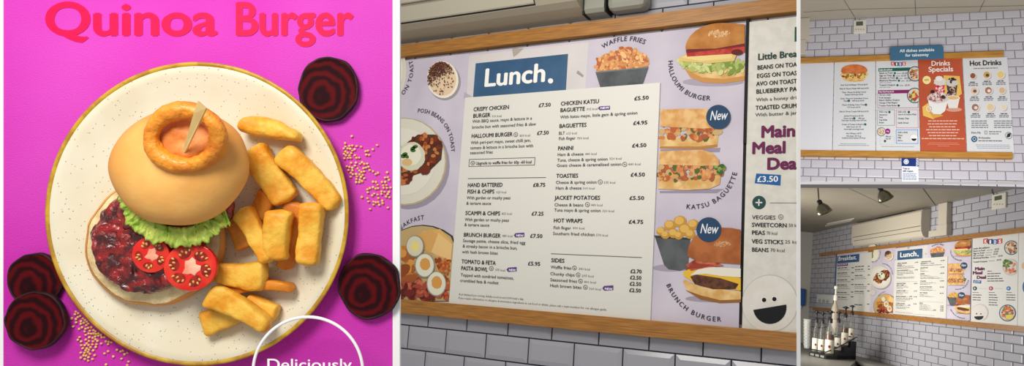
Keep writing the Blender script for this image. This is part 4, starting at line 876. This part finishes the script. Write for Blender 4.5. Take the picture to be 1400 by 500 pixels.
for i, (x, y, r) in enumerate(cups):
    p = Print(F3, 0, .0012); p.ell(x + 1.2, y + 1, r, r, (184, 176, 170), 1); p.ell(x, y, r, r, (226, 218, 208), 1.4); c = [(140, 84, 66), (196, 160, 100), (222, 196, 130), (214, 190, 170), (160, 116, 92), (206, 178, 140), (150, 112, 100), (216, 194, 150), (220, 204, 178)][i]
    p.ell(x, y, r * .8, r * .8, c, 1.8)
    if i in (1, 3, 4, 6): p.ell(x + r * .15, y + r * .1, r * .4, r * .36, [(0,), (90, 70, 50), 0, (110, 80, 70), (236, 220, 206), 0, (226, 206, 196)][i], 2.2)
    p.build('printed_cup', parent=b5)

# takeaway sign standing on the upper rail
sg = empty('takeaway_sign', F3, lp(F3, *F3.uv(1253, 81, -.045), -.045), 'blue rounded sign reading All dishes available for takeaway on the upper pine rail', 'sign')
mb = MB(); a = F3.uv(1217, 63, -.045); b = F3.uv(1290.5, 81.5, -.045); rr = .028; pts = []
vtop = (F3.uv(1220, 63.4, -.045)[1] + F3.uv(1288, 62, -.045)[1]) / 2; vbot = (F3.uv(1217, 81.6, -.045)[1] + F3.uv(1290, 80.4, -.045)[1]) / 2
for cx, s0 in ((a[0] + rr, 180), (b[0] - rr, 90)):
    for k in range(7):
        t = math.radians(s0 - 15 * k); pts.append((cx + rr * math.cos(t), vtop + rr - rr * math.sin(t)))
pts += [(b[0], vbot), (a[0], vbot)]
mb.prism([lp(F3, u, v, -.045) for u, v in pts], [lp(F3, u, v, -.033) for u, v in pts], M('sign_blue', (58, 104, 134), .4, spec=.4)); mb.build('panel', parent=sg)
p = Print(F3, -.045, .0012); p.text('All dishes available', 1230, 71.6, 1277.4, 3.9, (232, 238, 240), .02, 2); p.text('for takeaway', 1237.8, 77.6, 1269.8, 3.9, (232, 238, 240), .02, 2); p.build('lettering', parent=sg)
# notice under the lower rail
nt_ = empty('notice', F3, lp(F3, *F3.uv(1244, 246), .006), 'small navy and white notice reading Treat us with respect under the lower rail', 'notice')
W0 = .008; mb = MB(); a = F3.uv(1232.6, 214, W0); b = F3.uv(1256, 249.5, W0); mb.box(lp(F3, a[0], b[1], W0), lp(F3, b[0], a[1], .014), P((228, 230, 236))); mb.build('sheet', parent=nt_)
p = Print(F3, W0, .0012); p.rect(1232.6, 215, 1256, 227, (24, 50, 120), 1); p.ell(1238.9, 221, 3.5, 3.5, (226, 232, 240), 2); p.ring(1238.9, 221, 2.4, .5, (24, 50, 120), 3, 14)
for k in range(5): p.poly([(1252.4, 217 + k * 2.2), (1255.8, 215.4 + k * 2.2), (1255.8, 216.6 + k * 2.2), (1252.4, 218.2 + k * 2.2)], (232, 236, 242), 2)
p.text('Treat us', 1234.2, 231.4, 1243.6, 2.5, (24, 40, 90), .03, 2); p.text('with respect.', 1234.2, 234.8, 1249, 2.5, (24, 40, 90), .03, 2)
for k in range(5): p.bars(1234.2, 237.6 + 2 * k, 1253, .8, (110, 120, 150))
p.build('print', parent=nt_)
# thermostat
def thermostat(F, x0, y0, x1, y1, label, lay=.0012):
    W1 = -.002; a = F.uv(x0, y0, W1); b = F.uv(x1, y1, W1)
    t = empty('thermostat', F, lp(F, (a[0] + b[0]) / 2, b[1], W1), label, 'thermostat')
    mb = MB(); mb.box(lp(F, a[0], b[1], W1), lp(F, b[0], a[1], .02), M('thermostat_plastic', (214, 210, 196), .4)); mb.build('case', parent=t, bevel=.003)
    dx, dy = x1 - x0, y1 - y0
    p = Print(F, W1, lay); p.rect(x0 + dx * .2, y0 + dy * .12, x0 + dx * .74, y0 + dy * .46, M('thermostat_screen', (82, 88, 74), .25), 1); p.build('screen', parent=t)
    p = Print(F, W1, lay)
    for k in range(4): p.rect(x0 + dx * (.14 + .2 * k), y0 + dy * .70, x0 + dx * (.24 + .2 * k), y0 + dy * .80, (168, 160, 150), 1)
    p.build('buttons', parent=t); return t
t = thermostat(F3, 1167, 27.6, 1184.4, 44.4, 'white wall thermostat under the ceiling above the burger picture menu')
mb = MB(); mb.tube([lp(F3, *F3.uv(1169, 22), .012), lp(F3, *F3.uv(1169.4, 28), .012)], .002, P((60, 54, 50)), 6); mb.build('cable', parent=t)
# vertical duct on the left
dm = M('duct_white', (190, 182, 166), .45)
d3 = empty('pipe_duct', F3, lp(F3, -.07, -.09, 0), 'tall boxed white pipe duct in the corner left of the specials wall', 'duct')
mb = MB(); a = F3.uv(1106, 60, -.05); mb.box(lp(F3, -.22, -.25, -.05), lp(F3, a[0], -.515, .019), dm); mb.build('duct_run', parent=d3, bevel=.004)
mb = MB(); a = F3.uv(1101.5, 60, -.05); mb.box(lp(F3, -.22, -.068, -.056), lp(F3, a[0], -.245, .019), dm); mb.build('duct_cover', parent=d3, bevel=.004)

# ================================================================== BAY 4: the breakfast menu wall (lower right)
tile4 = M('blue_grey_tile', (172, 171, 178), .3, spec=.45); grout4 = M('slate_grout', (92, 92, 106), .9)
CT = 1.75; V4 = -.515
tile_wall('wall_right', F4, -3.92, 4.6, V4, 2.6, .366, .0975, -.715 + .0, 1.113 - .0975 * 30, .02, tile4, grout4, .008, .008, .004, .12, bu=.02)
ceil4 = M('taupe_ceiling_panel', (140, 133, 118), .55, (144, 137, 122), 2, spec=.3)
mb = MB(); q = [F4.onv(x, y, V4) for x, y in ((1060, 250.2), (1425, 250.2))]
q += [(4.2, .1), (-3.95, .1)]; l_ = F4.onv(1085, 312, V4); q += [(-3.95, l_[1] - 2.0), (F4.onv(1060, 250.2, V4)[0] - .5, q[0][1] - .6)]
q = [F4.onv(1060, 250.2, V4), F4.onv(1425, 250.2, V4), (3.9, .1), (-3.95, .1), (-3.95, -3.6)]
mb.prism([lp(F4, a, V4, b) for a, b in q], [lp(F4, a, V4 - .05, b) for a, b in q], ceil4)
dk4 = P((70, 66, 60))
for (x0, y0), (x1, y1), wd in (((1258, 252), (1279, 280.5), .006), ((1356, 252), (1357, 265), .006), ((1150, 252), (1215, 283), .003), ((1198, 298.5), (1250, 287), .02)):  # seams, then a wide strip painted dark as shadow by the air conditioner
    a = F4.onv(x0, y0, V4); b = F4.onv(x1, y1, V4); A = lp(F4, a[0], V4 + .002, a[1]); Bp = lp(F4, b[0], V4 + .002, b[1]); d = (Bp - A).normalized(); sd = d.cross(Vector((0, 0, 1))) * wd
    mb.add([A - sd, A + sd, Bp + sd, Bp - sd], [(0, 1, 2, 3)], dk4)
tag(mb.build('ceiling', F4), kind='structure')
# end wall
mb = MB(); mb.box(lp(F4, -4.05, 2.6, -3.6), lp(F4, -3.92, V4, .14), M('end_wall_paint', (192, 187, 176), .7)); tag(mb.build('wall_end', F4), kind='structure')
# rails
w = -.03
def avg(a, b, w): return (F4.uv(a[0], a[1], w)[1] + F4.uv(b[0], b[1], w)[1]) / 2
vt0 = avg((1130, 344.6), (1395, 311.6), w); vt1 = avg((1130, 348.4), (1395, 318.4), w); ul = F4.uv(1120, 347, w)[0]
rail('wooden_rail', F4, [(ul, vt0), (4.6, vt0), (4.6, vt1), (ul, vt1)], w, .019, wood, 'pine rail above the Breakfast menu, below the white air conditioner')
vb0 = avg((1180, 425), (1395, 446.6), w); vb1 = avg((1180, 430.8), (1395, 453.6), w); ul = F4.uv(1111, 419, w)[0]
rail('wooden_rail', F4, [(ul, vb0), (4.6, vb0), (4.6, vb1), (ul, vb1)], w, .019, wood, 'pine rail below the Breakfast menu behind the syrup bottles')
# boards: the lunch board and the breakfast strip are the same prints as on the lunch wall
lb4 = copy_tree(lb); lb4.matrix_world = F4s.M @ Matrix.Translation(Vector(lb['_o'])); lb4['label'] = 'small distant Lunch menu board right of the Breakfast menu, under the long air conditioner'
uL = F4s.uv(1143, 380)[0]
bb4 = empty('menu_board', F4s, Vector(bb_['_o']), 'Breakfast menu board with blue heading and food plates, leftmost below the long air conditioner', 'menu board')
mb = MB(); mb.box(lp(F4s, uL, vb0, 0), lp(F4s, uS - .001, vt1, .016), LILAC); mb.build('panel', parent=bb4)
for s_ in strip: c = s_.copy(); COL.objects.link(c); c.parent = bb4
uR = F4s.uv(1191, 380)[0]; mb = MB(); mb.box(lp(F4s, uL + .02, vb0, -.006), lp(F4s, uR, .03, 0), paper); cd4 = mb.build('menu_card', parent=bb4)
mb = MB(); mb.box(lp(F4s, uL - .022, 1.012, -.006), lp(F4s, uL, -.012, .012), P((44, 78, 120))); mb.build('blue_edge', parent=bb4)
p = Print(F4s, -.006, .0012); p.rect(1145, 350, 1175, 360, (48, 84, 124), 1); p.text('Breakfast.', 1146, 356.4, 1171.4, 5.4, (232, 232, 230), .02, 2); p.rect(1145, 360.6, 1159.4, 364, (110, 58, 130), 1); p.bars(1146, 362.4, 1158, 1, (220, 210, 228)); p.build('title_label', parent=bb4)
p = Print(F4s, -.006, .0012)
for k, (y, b) in enumerate(((367, 1), (369.4, 0), (373.8, 1), (376, 0), (378.4, 0), (383, 1), (385.4, 0), (389.8, 1), (392, 0), (394.4, 0), (400, 1), (402.4, 0), (406.4, 1), (409, 0))):
    sk = (y - 349) * .02
    p.bars(1145.6 - sk, y, 1145.6 - sk + (13 if b else R.uniform(12, 18)), 1.1 if b else .8, (60, 60, 64) if b else (140, 140, 142)); 
    if b: p.bars(1164.6 - sk, y - .5, 1168 - sk, 1.1, (60, 60, 64))
for k, (y, b) in enumerate(((365, 1), (369, 1), (371.4, 0), (377, 1), (379.2, 0), (381.4, 0), (389.4, 1), (391.8, 0), (394, 0), (398.6, 1), (401, 0), (416.6, 1))):
    sk = (y - 349) * .02
    p.bars(1169.5 - sk, y, 1169.5 - sk + (12 if b else R.uniform(12, 17)), 1.1 if b else .8, (60, 60, 64) if b else (140, 140, 142))
    if b: p.bars(1187 - sk, y - .6, 1190 - sk, 1.1, (60, 60, 64))
p.build('menu_text', parent=cd4)
p = Print(F4s, 0, .0012); plateful(p, 1193.6, 399.5, 4, [P((214, 200, 160))], rim=(180, 170, 140), n=8); p.build('printed_cup', parent=bb4)
uK0, uK1 = F4s.uv(1328.6, 380)[0], F4s.uv(1391.6, 380)[0]
kb4 = empty('menu_board', F4s, lp(F4s, (uK0 + uK1) / 2, 1.01, 0), 'KIDS menu board with round food plates, right of the small distant Lunch menu', 'menu board')
mb = MB(); mb.box(lp(F4s, uK0, 1.012, 0), lp(F4s, uK1, -.012, .016), M('kids_card2', (216, 214, 208), .45)); mb.build('panel', parent=kb4)
p = Print(F4s, 0, .0012); kids_letters(p, 1344.6, 326.8, 6.4)
p.text('Little Breakfasts', 1331, 341, 1353, 2.2, (70, 90, 84), .02, 3, 1)
for t, y, x1 in (('Beans on Toast', 344.2, 1347), ('Eggs on Toast', 347.4, 1346), ('Avo on Toast', 350.6, 1345), ('Blueberry Pancakes', 353.8, 1352), ('Toasted Crumpets', 359, 1350)):
    p.text(t, 1331, y, x1, 2.1, TY, .03, 3, 1); p.bars(x1 + 2, y - (x1 - 1331) * .1, x1 + 10, .9, (150, 150, 154)); p.text('£2.25', x1 + 13, y - (x1 - 1321) * .1, x1 + 19, 1.9, TY, .03, 3, 1)
for t, x0, y, x1 in (('Main', 1333, 369.4, 1346.4), ('Meal', 1330, 375, 1343.4), ('Deal', 1335.4, 381, 1348.4)): p.text(t, x0, y, x1, 4.2, PUR, .04, 3, 2)
p.poly([(1330.8, 382.6), (1341.8, 383.2), (1341.4, 387.4), (1330.6, 386.6)], (32, 92, 158), 1); p.text('£3.50', 1332, 386, 1340.4, 2.4, (235, 238, 240), .02, 3, 1)
for k, y in enumerate((371, 374.6, 378, 381.4, 384.6)): p.bars(1350, y, (1356, 1368, 1366, 1372, 1374)[k], 1.2 if k else .9, TY if k else PUR)
for x, c in ((1333, (40, 78, 74)), (1355, (176, 66, 104)), (1379, (34, 110, 176))):
    p.ell(x, 394, 2.8, 2.8, c, 2); p.rect(x - 1.5, 393.7, x + 1.5, 394.3, (235, 235, 235), 3); p.rect(x - .3, 392.5, x + .3, 395.5, (235, 235, 235), 3)
    if x < 1375: p.rect(x + 5, 394, x + 16, 394.3, (150, 150, 150), 1)
    for k in range(6 if x == 1355 else 4): p.bars(x - 3, 400 + k * 3.4, x + (9 if k else 5), 1.1 if k else .8, TY)
p.build('menu_text', parent=kb4)
p = Print(F4s, 0, .0012); cpk = (0, 0, 1390.6, 999); plateful(p, 1383, 338.4, 10, [P((196, 140, 84)), P((70, 50, 60)), P((226, 196, 150)), P((180, 110, 60))], (70, 76, 84), clip=cpk); p.build('printed_pancakes', parent=kb4)
p = Print(F4s, 0, .0012); plateful(p, 1382, 365, 11.4, [P((196, 80, 50)), P((216, 130, 80))], (196, 190, 180), clip=cpk, n=26); p.scatter(inell(1377, 360, 6, 5), 26, (.8, 1.8), [GREEN, P((70, 110, 50))], 3.4, (1370, 354, 1385, 368)); p.build('printed_salmon_salad', parent=kb4)
p = Print(F4s, 0, .0012); plateful(p, 1377.6, 427.6, 11.6, [P((190, 60, 36)), P((226, 120, 50)), P((96, 140, 60))], (70, 90, 110)); p.ell(1381, 433, 5.4, 3.4, (226, 206, 90), 4, rot=-10); p.build('printed_dinner', parent=kb4)
p = Print(F4s, 0, .0012); p.ell(1340, 427, 11.6, 11.8, (196, 190, 186), 1, clip=(1329, 0, 1390, 437.6)); p.ell(1339.6, 427.2, 10.8, 11, (220, 214, 208), 2, clip=(1329, 0, 1390, 437.2)); p.ell(1335.6, 428.6, .9, .9, (20, 20, 22), 3, seg=10); p.ell(1341.4, 428.8, .9, .9, (20, 20, 22), 3, seg=10)
p.ell(1338.6, 432, 6.4, 5, (22, 24, 28), 3, a0=-4, a1=176); p.build('smiling_face', parent=kb4)
uN = F4s.uv(1430, 380)[0]
nb4 = empty('menu_board', F4s, lp(F4s, (uK1 + uN) / 2, 1.01, 0), 'edge of a further white menu board at the right, next to the KIDS menu', 'menu board')
mb = MB(); mb.box(lp(F4s, uK1 + .004, 1.012, 0), lp(F4s, uN, -.012, .016), M('kids_card2')); mb.build('panel', parent=nb4)
p = Print(F4s, 0, .0012); p.ell(1401, 363, 4.2, 5, (216, 180, 140), 1); p.ell(1403, 392, 5, 9, (60, 104, 150), 1); p.build('printed_circles', parent=nb4)

# air conditioner
a4 = empty('air_conditioner', F4, lp(F4, -.3, -.12, 0), 'long white wall air conditioner above the Breakfast and small Lunch menus', 'air conditioner')
acw = M('ac_white', (196, 188, 170), .35, spec=.4)
x0 = F4.uv(1164.5, 320, -.11)[0]; x1 = F4.uv(1259.5, 300, -.11)[0]
prof(F4, [(.018, -.10), (-.045, -.078), (-.085, -.10), (-.108, -.16), (-.115, -.27), (-.112, -.44), (-.095, -.468), (.018, -.49)], x0, x1, acw, 'body', a4, bevel=.008)
prof(F4, [(-.1165, -.232), (-.1165, -.240), (-.10, -.240), (-.10, -.232)], x0 + .06, x1 - .01, P((92, 84, 72)), 'panel_line', a4)
prof(F4, [(-.1115, -.168), (-.1125, -.175), (-.09, -.176), (-.09, -.167)], x0 + .12, x1 - .02, P((110, 100, 88)), 'air_flap', a4)
d4 = empty('cable_duct', F4, lp(F4, 1.5, -.08, 0), 'white pipe duct dropping from the ceiling right of the long air conditioner', 'duct')
u0_, u1_ = F4.uv(1282, 300, -.05)[0], F4.uv(1294, 300, -.05)[0]
mb = MB(); mb.box(lp(F4, u0_, -.22, -.05), lp(F4, u1_, V4 + .003, .019), dm); mb.build('duct_run', parent=d4, bevel=.006)
mb = MB(); mb.box(lp(F4, u0_ - .02, -.075, -.056), lp(F4, u1_ + .02, -.225, .019), dm); mb.build('duct_cover', parent=d4, bevel=.006)
mb = MB(); mb.box(lp(F4, u0_ - .26, -.078, -.045), lp(F4, u0_ - .018, -.165, .019), dm); mb.build('duct_elbow', parent=d4, bevel=.006)
t = thermostat(F4, 1356, 266.6, 1374.6, 283.4, 'white wall thermostat above the KIDS menu on the wall with two spot lamps')
mb = MB(); mb.tube([lp(F4, *F4.uv(1357, 262), .012), lp(F4, *F4.uv(1357, 268), .012)], .004, P((40, 38, 36)), 6); mb.build('cable', parent=t)

# ceiling vent strip
q = [F4.onv(x, y, V4) for x, y in ((1128, 308.6), (1131, 305), (1168, 297.6), (1163, 301.4))]
mb = MB(); mb.prism([lp(F4, a, V4 + .015, b) for a, b in q], [lp(F4, a, V4 + .001, b) for a, b in q], M('vent_white', (206, 200, 188), .5)); tag(mb.build('ceiling_vent', F4), 'thin white strip fitting on the ceiling left of the long air conditioner', 'ceiling fitting')

# spot lamps
brass = M('brushed_nickel', (120, 112, 92), .3, metal=.9); blk = M('lamp_black', (28, 26, 24), .5)
def lamp(px, py, topx, topy, depth, label, ax):
    inv = F4.M.inverted(); tt = F4.onv(topx, topy, V4); T = lp(F4, tt[0], V4, tt[1]); depth = -(CAM.inverted() @ F4.M @ T).z ; Bc = inv @ campt(px, py, depth); s = depth / 1000
    r = empty('spot_lamp', F4, T, label, 'lamp')
    aw = (inv.to_3x3() @ (campt(px + ax[0], py + ax[1], depth) - campt(px, py, depth))).normalized()
    neck = Bc - aw * 11 * s
    mb = MB(); mb.tube([T, T + (neck - T) * .5, neck], 1.0 * s, brass, 8); mb.build('stem', parent=r)
    mb = MB(); mb.lathe(T + Vector((0, 0, .3 * s)), (0, 0, -1), [(3.4 * s, 0), (3.4 * s, 1.2 * s), (1.5 * s, 2 * s)], blk, 16); mb.build('ceiling_mount', parent=r)
    mb = MB(); mb.lathe(neck - aw * 1 * s, aw, [(1.2 * s, 0), (2.8 * s, .6 * s), (3.4 * s, 3 * s), (3.2 * s, 7 * s), (4.2 * s, 8 * s)], blk, 16); mb.build('lamp_holder', parent=r)
    mb = MB(); mb.lathe(neck, aw, [(3.6 * s, 5 * s), (5.6 * s, 7 * s), (8 * s, 10.4 * s), (9 * s, 14 * s), (10.4 * s, 18.4 * s), (9.9 * s, 18.4 * s), (7.4 * s, 11 * s), (2 * s, 8 * s)], brass, 24); mb.build('lamp_shade', parent=r)
lamp(1124.5, 284, 1118, 252.2, 8.0, 'small metal bell spot lamp hanging on a long stem, the left of two', (5, 10))
lamp(1208, 266, 1205.5, 251, 8.0, 'metal bell spot lamp above the long air conditioner, the right of two', (5, 9))

# counter
steel = M('dark_steel', (118, 117, 110), .4, metal=.2, spec=.5); blackp = M('black_plastic', (24, 24, 26), .45)
q = [F4.onv(x, y, CT) for x, y in ((1110, 466.5), (1169, 482), (1290, 512), (1200, 540), (1060, 506), (1060, 455))]
cn = empty('counter', F4, lp(F4, -2, 2.55, -.4), 'dark steel counter below the tiled wall with the bottle rack', 'counter')
ww = [(-3.9, .018), (3.2, .018), (3.2, -.13), (-2.35, -.16), (-2.35, -2.6), (-3.9, -2.6)]
s1 = F4.onv(1180, 495.5, CT); s2 = F4.onv(1173, 493.2, CT); s3 = F4.onv(1159, 503, CT); s4 = F4.onv(1070, 506, CT)
ww = [(-3.9, .018), (4.2, .018), (4.2, s1[1]), (s2[0], s1[1]), s3, s4, (-3.9, -2.6)]
mb = MB(); mb.prism([lp(F4, a, CT, b) for a, b in ww], [lp(F4, a, CT + .05, b) for a, b in ww], steel); mb.build('worktop', parent=cn)
w2 = [(a if a > -3.8 else -3.88, min(b + .03, .015)) for a, b in ww]
mb = MB(); mb.prism([lp(F4, a, CT + .05, b) for a, b in w2], [lp(F4, a, CT + .8, b) for a, b in w2], blackp); mb.build('cabinet', parent=cn)

# bottle rack: stepped black wire and plastic rack
def onc(x, y, v=CT): a = F4.onv(x, y, v); return lp(F4, a[0], v, a[1])
rk = empty('bottle_rack', F4, onc(1125, 488), 'black stepped rack holding the syrup bottles on the dark counter', 'bottle rack')
def onxd(x, d):
    n = F4.R.col[1]; X = (x - 700) * d / 1000; y = ((F4.t.dot(n) + CT) - n[0] * X - n[2] * d) / n[1]
    q = F4.R.transposed() @ (Vector((X, y, d)) - F4.t); return lp(F4, q[0], CT, q[2])
A, B_, C_, D_ = onxd(1106, 11.0), onxd(1129, 10.55), onxd(1170, 11.2), onxd(1148, 11.65)
mb = MB(); hz = Vector((0, 0, .05)); mb.prism([A, B_, C_, D_], [A + hz, B_ + hz, C_ + hz, D_ + hz], blackp); mb.build('base', parent=rk)
mb = MB()
def stp(f0, f1, h):
    a = A + (D_ - A) * f0; b = B_ + (C_ - B_) * f0; c = B_ + (C_ - B_) * f1; d = A + (D_ - A) * f1; z = Vector((0, 0, h)); return [a, b, c, d], [a + z, b + z, c + z, d + z]
for i, (f0, f1, h) in enumerate(((.36, .58, .10), (.58, .79, .18), (.79, 1, .27))): mb.prism(*stp(f0, f1, h), blackp)
mb.build('step', parent=rk)
mb = MB()
for f, z0, z1 in ((0, .05, .10), (.36, .14, .17), (.79, .24, .34)):
    a = A + (D_ - A) * f; b = B_ + (C_ - B_) * f
    mb.tube([a + Vector((0, 0, z1)), b + Vector((0, 0, z1))], .009, blackp, 6)
mb.tube([B_ + Vector((0, 0, .10)), B_ + (C_ - B_) * .36 + Vector((0, 0, .17)), C_ + Vector((0, 0, .34))], .009, blackp, 6); mb.tube([A + Vector((0, 0, .10)), A + (D_ - A) * .36 + Vector((0, 0, .17)), D_ + Vector((0, 0, .34))], .009, blackp, 6)
mb.build('guard_rail', parent=rk)
mb = Print(F4)
for k in range(3):
    a = A + (B_ - A) * (.1 + .3 * k); b = A + (B_ - A) * (.1 + .3 * k + .22); o = (A - D_).normalized() * .012; lo, hi = Vector((0, 0, .012)), Vector((0, 0, .042))
    mb.add([a + o + lo, b + o + lo, b + o + hi, a + o + hi], [(0, 1, 2, 3)], P((120, 118, 112)))
MB.build(mb, 'price_label', parent=rk)
glassm = M('syrup_glass', (110, 108, 100), .15, alpha=.28, spec=.5); lab = M('cream_label', (202, 196, 180), .6)
def bottle(px, py, dpt, hpx, rpx, label, liquid, pump=True, tall=False):
    base = onxd(px, dpt) + Vector((0, 0, py)); s = dpt / 1000; h = hpx * s; r = rpx * s
    o = empty('syrup_bottle', F4, base, label, 'bottle', 'pump bottles in the black rack'); up = Vector((0, 0, 1))
    mb = MB(); mb.lathe(base, up, [(r * .9, 0), (r, .03 * h), (r, .50 * h), (r * .85, .57 * h), (r * .42, .66 * h), (r * .36, .74 * h)], liquid if tall else glassm, 20); mb.build('glass', parent=o)
    if liquid is not glassm and not tall: mb = MB(); mb.lathe(base + up * .02 * h, up, [(r * .95, 0), (r * .95, .44 * h), (r * .93, .445 * h)], liquid, 20); mb.build('syrup', parent=o)
    mb = MB(); mb.lathe(base + up * .04 * h, up, [(r * 1.02, 0), (r * 1.03, .001), (r * 1.03, .30 * h), (r * 1.02, .30 * h + .001)], lab, 20); l = mb.build('label_wrap', parent=o)
    if not tall:
        mb = MB(); e = (F4.M.inverted() @ Vector((0, 0, 1.55)) - base); e.z = 0; e.normalize(); sd = Vector((-e.y, e.x, 0)); c = base + e * r * 1.08 + up * .19 * h
        n = 10; mb.add([c + (sd * math.cos(2 * PI * k / n) + up * math.sin(2 * PI * k / n) * 1.3) * r * .28 for k in range(n)], [tuple(range(n))], P((120, 40, 28))); mb.build('emblem', parent=l)
    mb = MB(); pm = blackp if not tall else M('pump_white', (226, 224, 214), .4)
    mb.lathe(base + up * .74 * h, up, [(r * .52, -.02 * h), (r * .52, .08 * h), (r * .24, .09 * h), (r * .22, .2 * h), (r * .46, .21 * h), (r * .46, .26 * h), (r * .1, .27 * h)], pm, 12)
    if not tall: mb.tube([base + up * .97 * h + sd * r * .9, base + up * .975 * h, base + up * .97 * h - sd * r * .9], [r * .1, r * .22, r * .18], pm, 8)
    mb.build('pump', parent=o)
amber = M('caramel_syrup', (92, 40, 22), .15, spec=.5); pale = glassm; green_ = M('green_syrup', (132, 134, 92), .2, spec=.5)
bottle(1114.0, .055, 11.0, 56, 4.2, 'pump bottle at the near left corner of the rack, clear above its label', pale)
bottle(1122.4, .055, 10.85, 56, 4.4, 'second pump bottle of the front row, with a dark cone on its label', pale)
bottle(1133, .055, 10.7, 60, 5.6, 'large front pump bottle with dark brown syrup over its label', amber)
bottle(1144.4, .105, 10.95, 54, 4.2, 'pump bottle of the middle step with a reddish neck', pale)
bottle(1153.6, .185, 11.1, 54, 4.6, 'pump bottle of brown syrup second from the right', amber)
bottle(1162.6, .275, 11.25, 48, 4, 'rightmost pump bottle with a plain cream label, topmost on the rack', pale)
bottle(1132, .105, 11.35, 52, 4, 'greenish pump bottle behind the large brown one', green_)
bottle(1138.6, .275, 11.8, 70, 5, 'tall cream bottle with a white pointed spout rising behind the rack', M('cream_bottle', (178, 168, 148), .4), tall=True)
# wire basket and stacked clear cups at the left
wm_ = blackp
bk = empty('wire_basket', F4, onc(1112, 476), 'black wire basket behind the left bottles on the counter', 'basket')
base = F4.M.inverted() @ campt(1108, 462, 12.6); mb = MB(); s = .0126
for z in (0, .10, .2):
    mb.tube([base + Vector((0, 0, z)), F4.M.inverted() @ campt(1124, 466, 12.2) + Vector((0, 0, z + .02)), F4.M.inverted() @ campt(1132, 462, 12.6) + Vector((0, 0, z)), ], .006, wm_, 6)
for k in range(6):
    x = 1108 + k * 3.2; q0_ = F4.M.inverted() @ campt(x, 463 + k * .6, 12.5); mb.tube([q0_, q0_ + Vector((0, 0, .22))], .005, wm_, 6)
q0_ = F4.M.inverted() @ campt(1108, 463, 12.5); mb.tube([q0_ + Vector((0, 0, .2)), q0_ + Vector((.0, 0, .32)), F4.M.inverted() @ campt(1128, 434, 12.5)], .006, wm_, 6)
mb.build('wire_frame', parent=bk)
mb = MB(); clr = M('clear_plastic', (190, 192, 186), .2, alpha=.3)
for k in range(9):
    bpt = F4.M.inverted() @ campt(1103.5, 476 - k * 4.2, 11.4); mb.lathe(bpt, (0, 0, 1), [(.045, 0), (.06, .07), (.063, .075), (.058, .07), (.043, .004)], clr, 16)
tag(mb.build('cup_stack', F4), 'stack of clear plastic cups at the left end of the counter', 'cup stack')
# card holder on the lower rail and blue box on the end wall
ch = empty('card_holder', F4, lp(F4, *F4.uv(1126, 418, -.05), -.05), 'clear holder with white cards on the lower rail left of the Breakfast menu', 'card holder')
mb = MB(); a = F4.uv(1116.6, 403, -.05); b = F4.uv(1137, 418, -.05); vv = vb0 - .002; vtp = F4.uv(1127, 402.5, -.05)[1]; mb.box(lp(F4, a[0], vv, -.045), lp(F4, b[0], vtp, -.03), P((206, 206, 202))); mb.build('card', parent=ch)
mb = MB(); mb.box(lp(F4, a[0] - .02, vv, -.052), lp(F4, b[0] + .02, vv - .1, -.047), clr); mb.build('clear_front', parent=ch)
p = Print(F4, -.045, .0012)
for k in range(3): p.rect(1119 + k * 5.4, 408 + k * .6, 1122.6 + k * 5.4, 413.6 + k * .6, (176, 176, 174), 1); p.bars(1119 + k * 5.4, 411 + k * .6, 1122.6 + k * 5.4, .7, (110, 110, 110), 2)
p.build('card_print', parent=ch)
mb = MB(); blue = M('blue_plastic', (44, 92, 156), .4, spec=.4)
ctr = F4.M.inverted() @ campt(1098.5, 406, 13.6); w0_ = (F4.onu(1095, 406, (-3.8))); cc = lp(F4, -3.92, F4.onu(1094, 395, -3.85)[0], F4.onu(1094, 406, -3.85)[1])
va = F4.onu(1099, 394.5, -3.80)[0]; vb_ = F4.onu(1099, 418, -3.80)[0]; wr = F4.onu(1101.8, 406, -3.80)[1]
db = empty('paper_dispenser', F4, lp(F4, -3.86, vb_, wr - .2), 'rounded blue paper dispenser on the end wall left of the Breakfast menu', 'dispenser')
mb.box(lp(F4, -3.918, vb_, wr - .45), lp(F4, -3.80, va, wr), blue); mb.build('case', parent=db, bevel=.03)
mb = MB(); mb.box(lp(F4, -3.915, vb_ + .05, wr - .4), lp(F4, -3.83, vb_ - .01, wr - .06), P((210, 208, 200))); mb.build('paper_roll', parent=db, bevel=.01)

for o in bpy.data.objects:
    if '_o' in o: del o['_o']
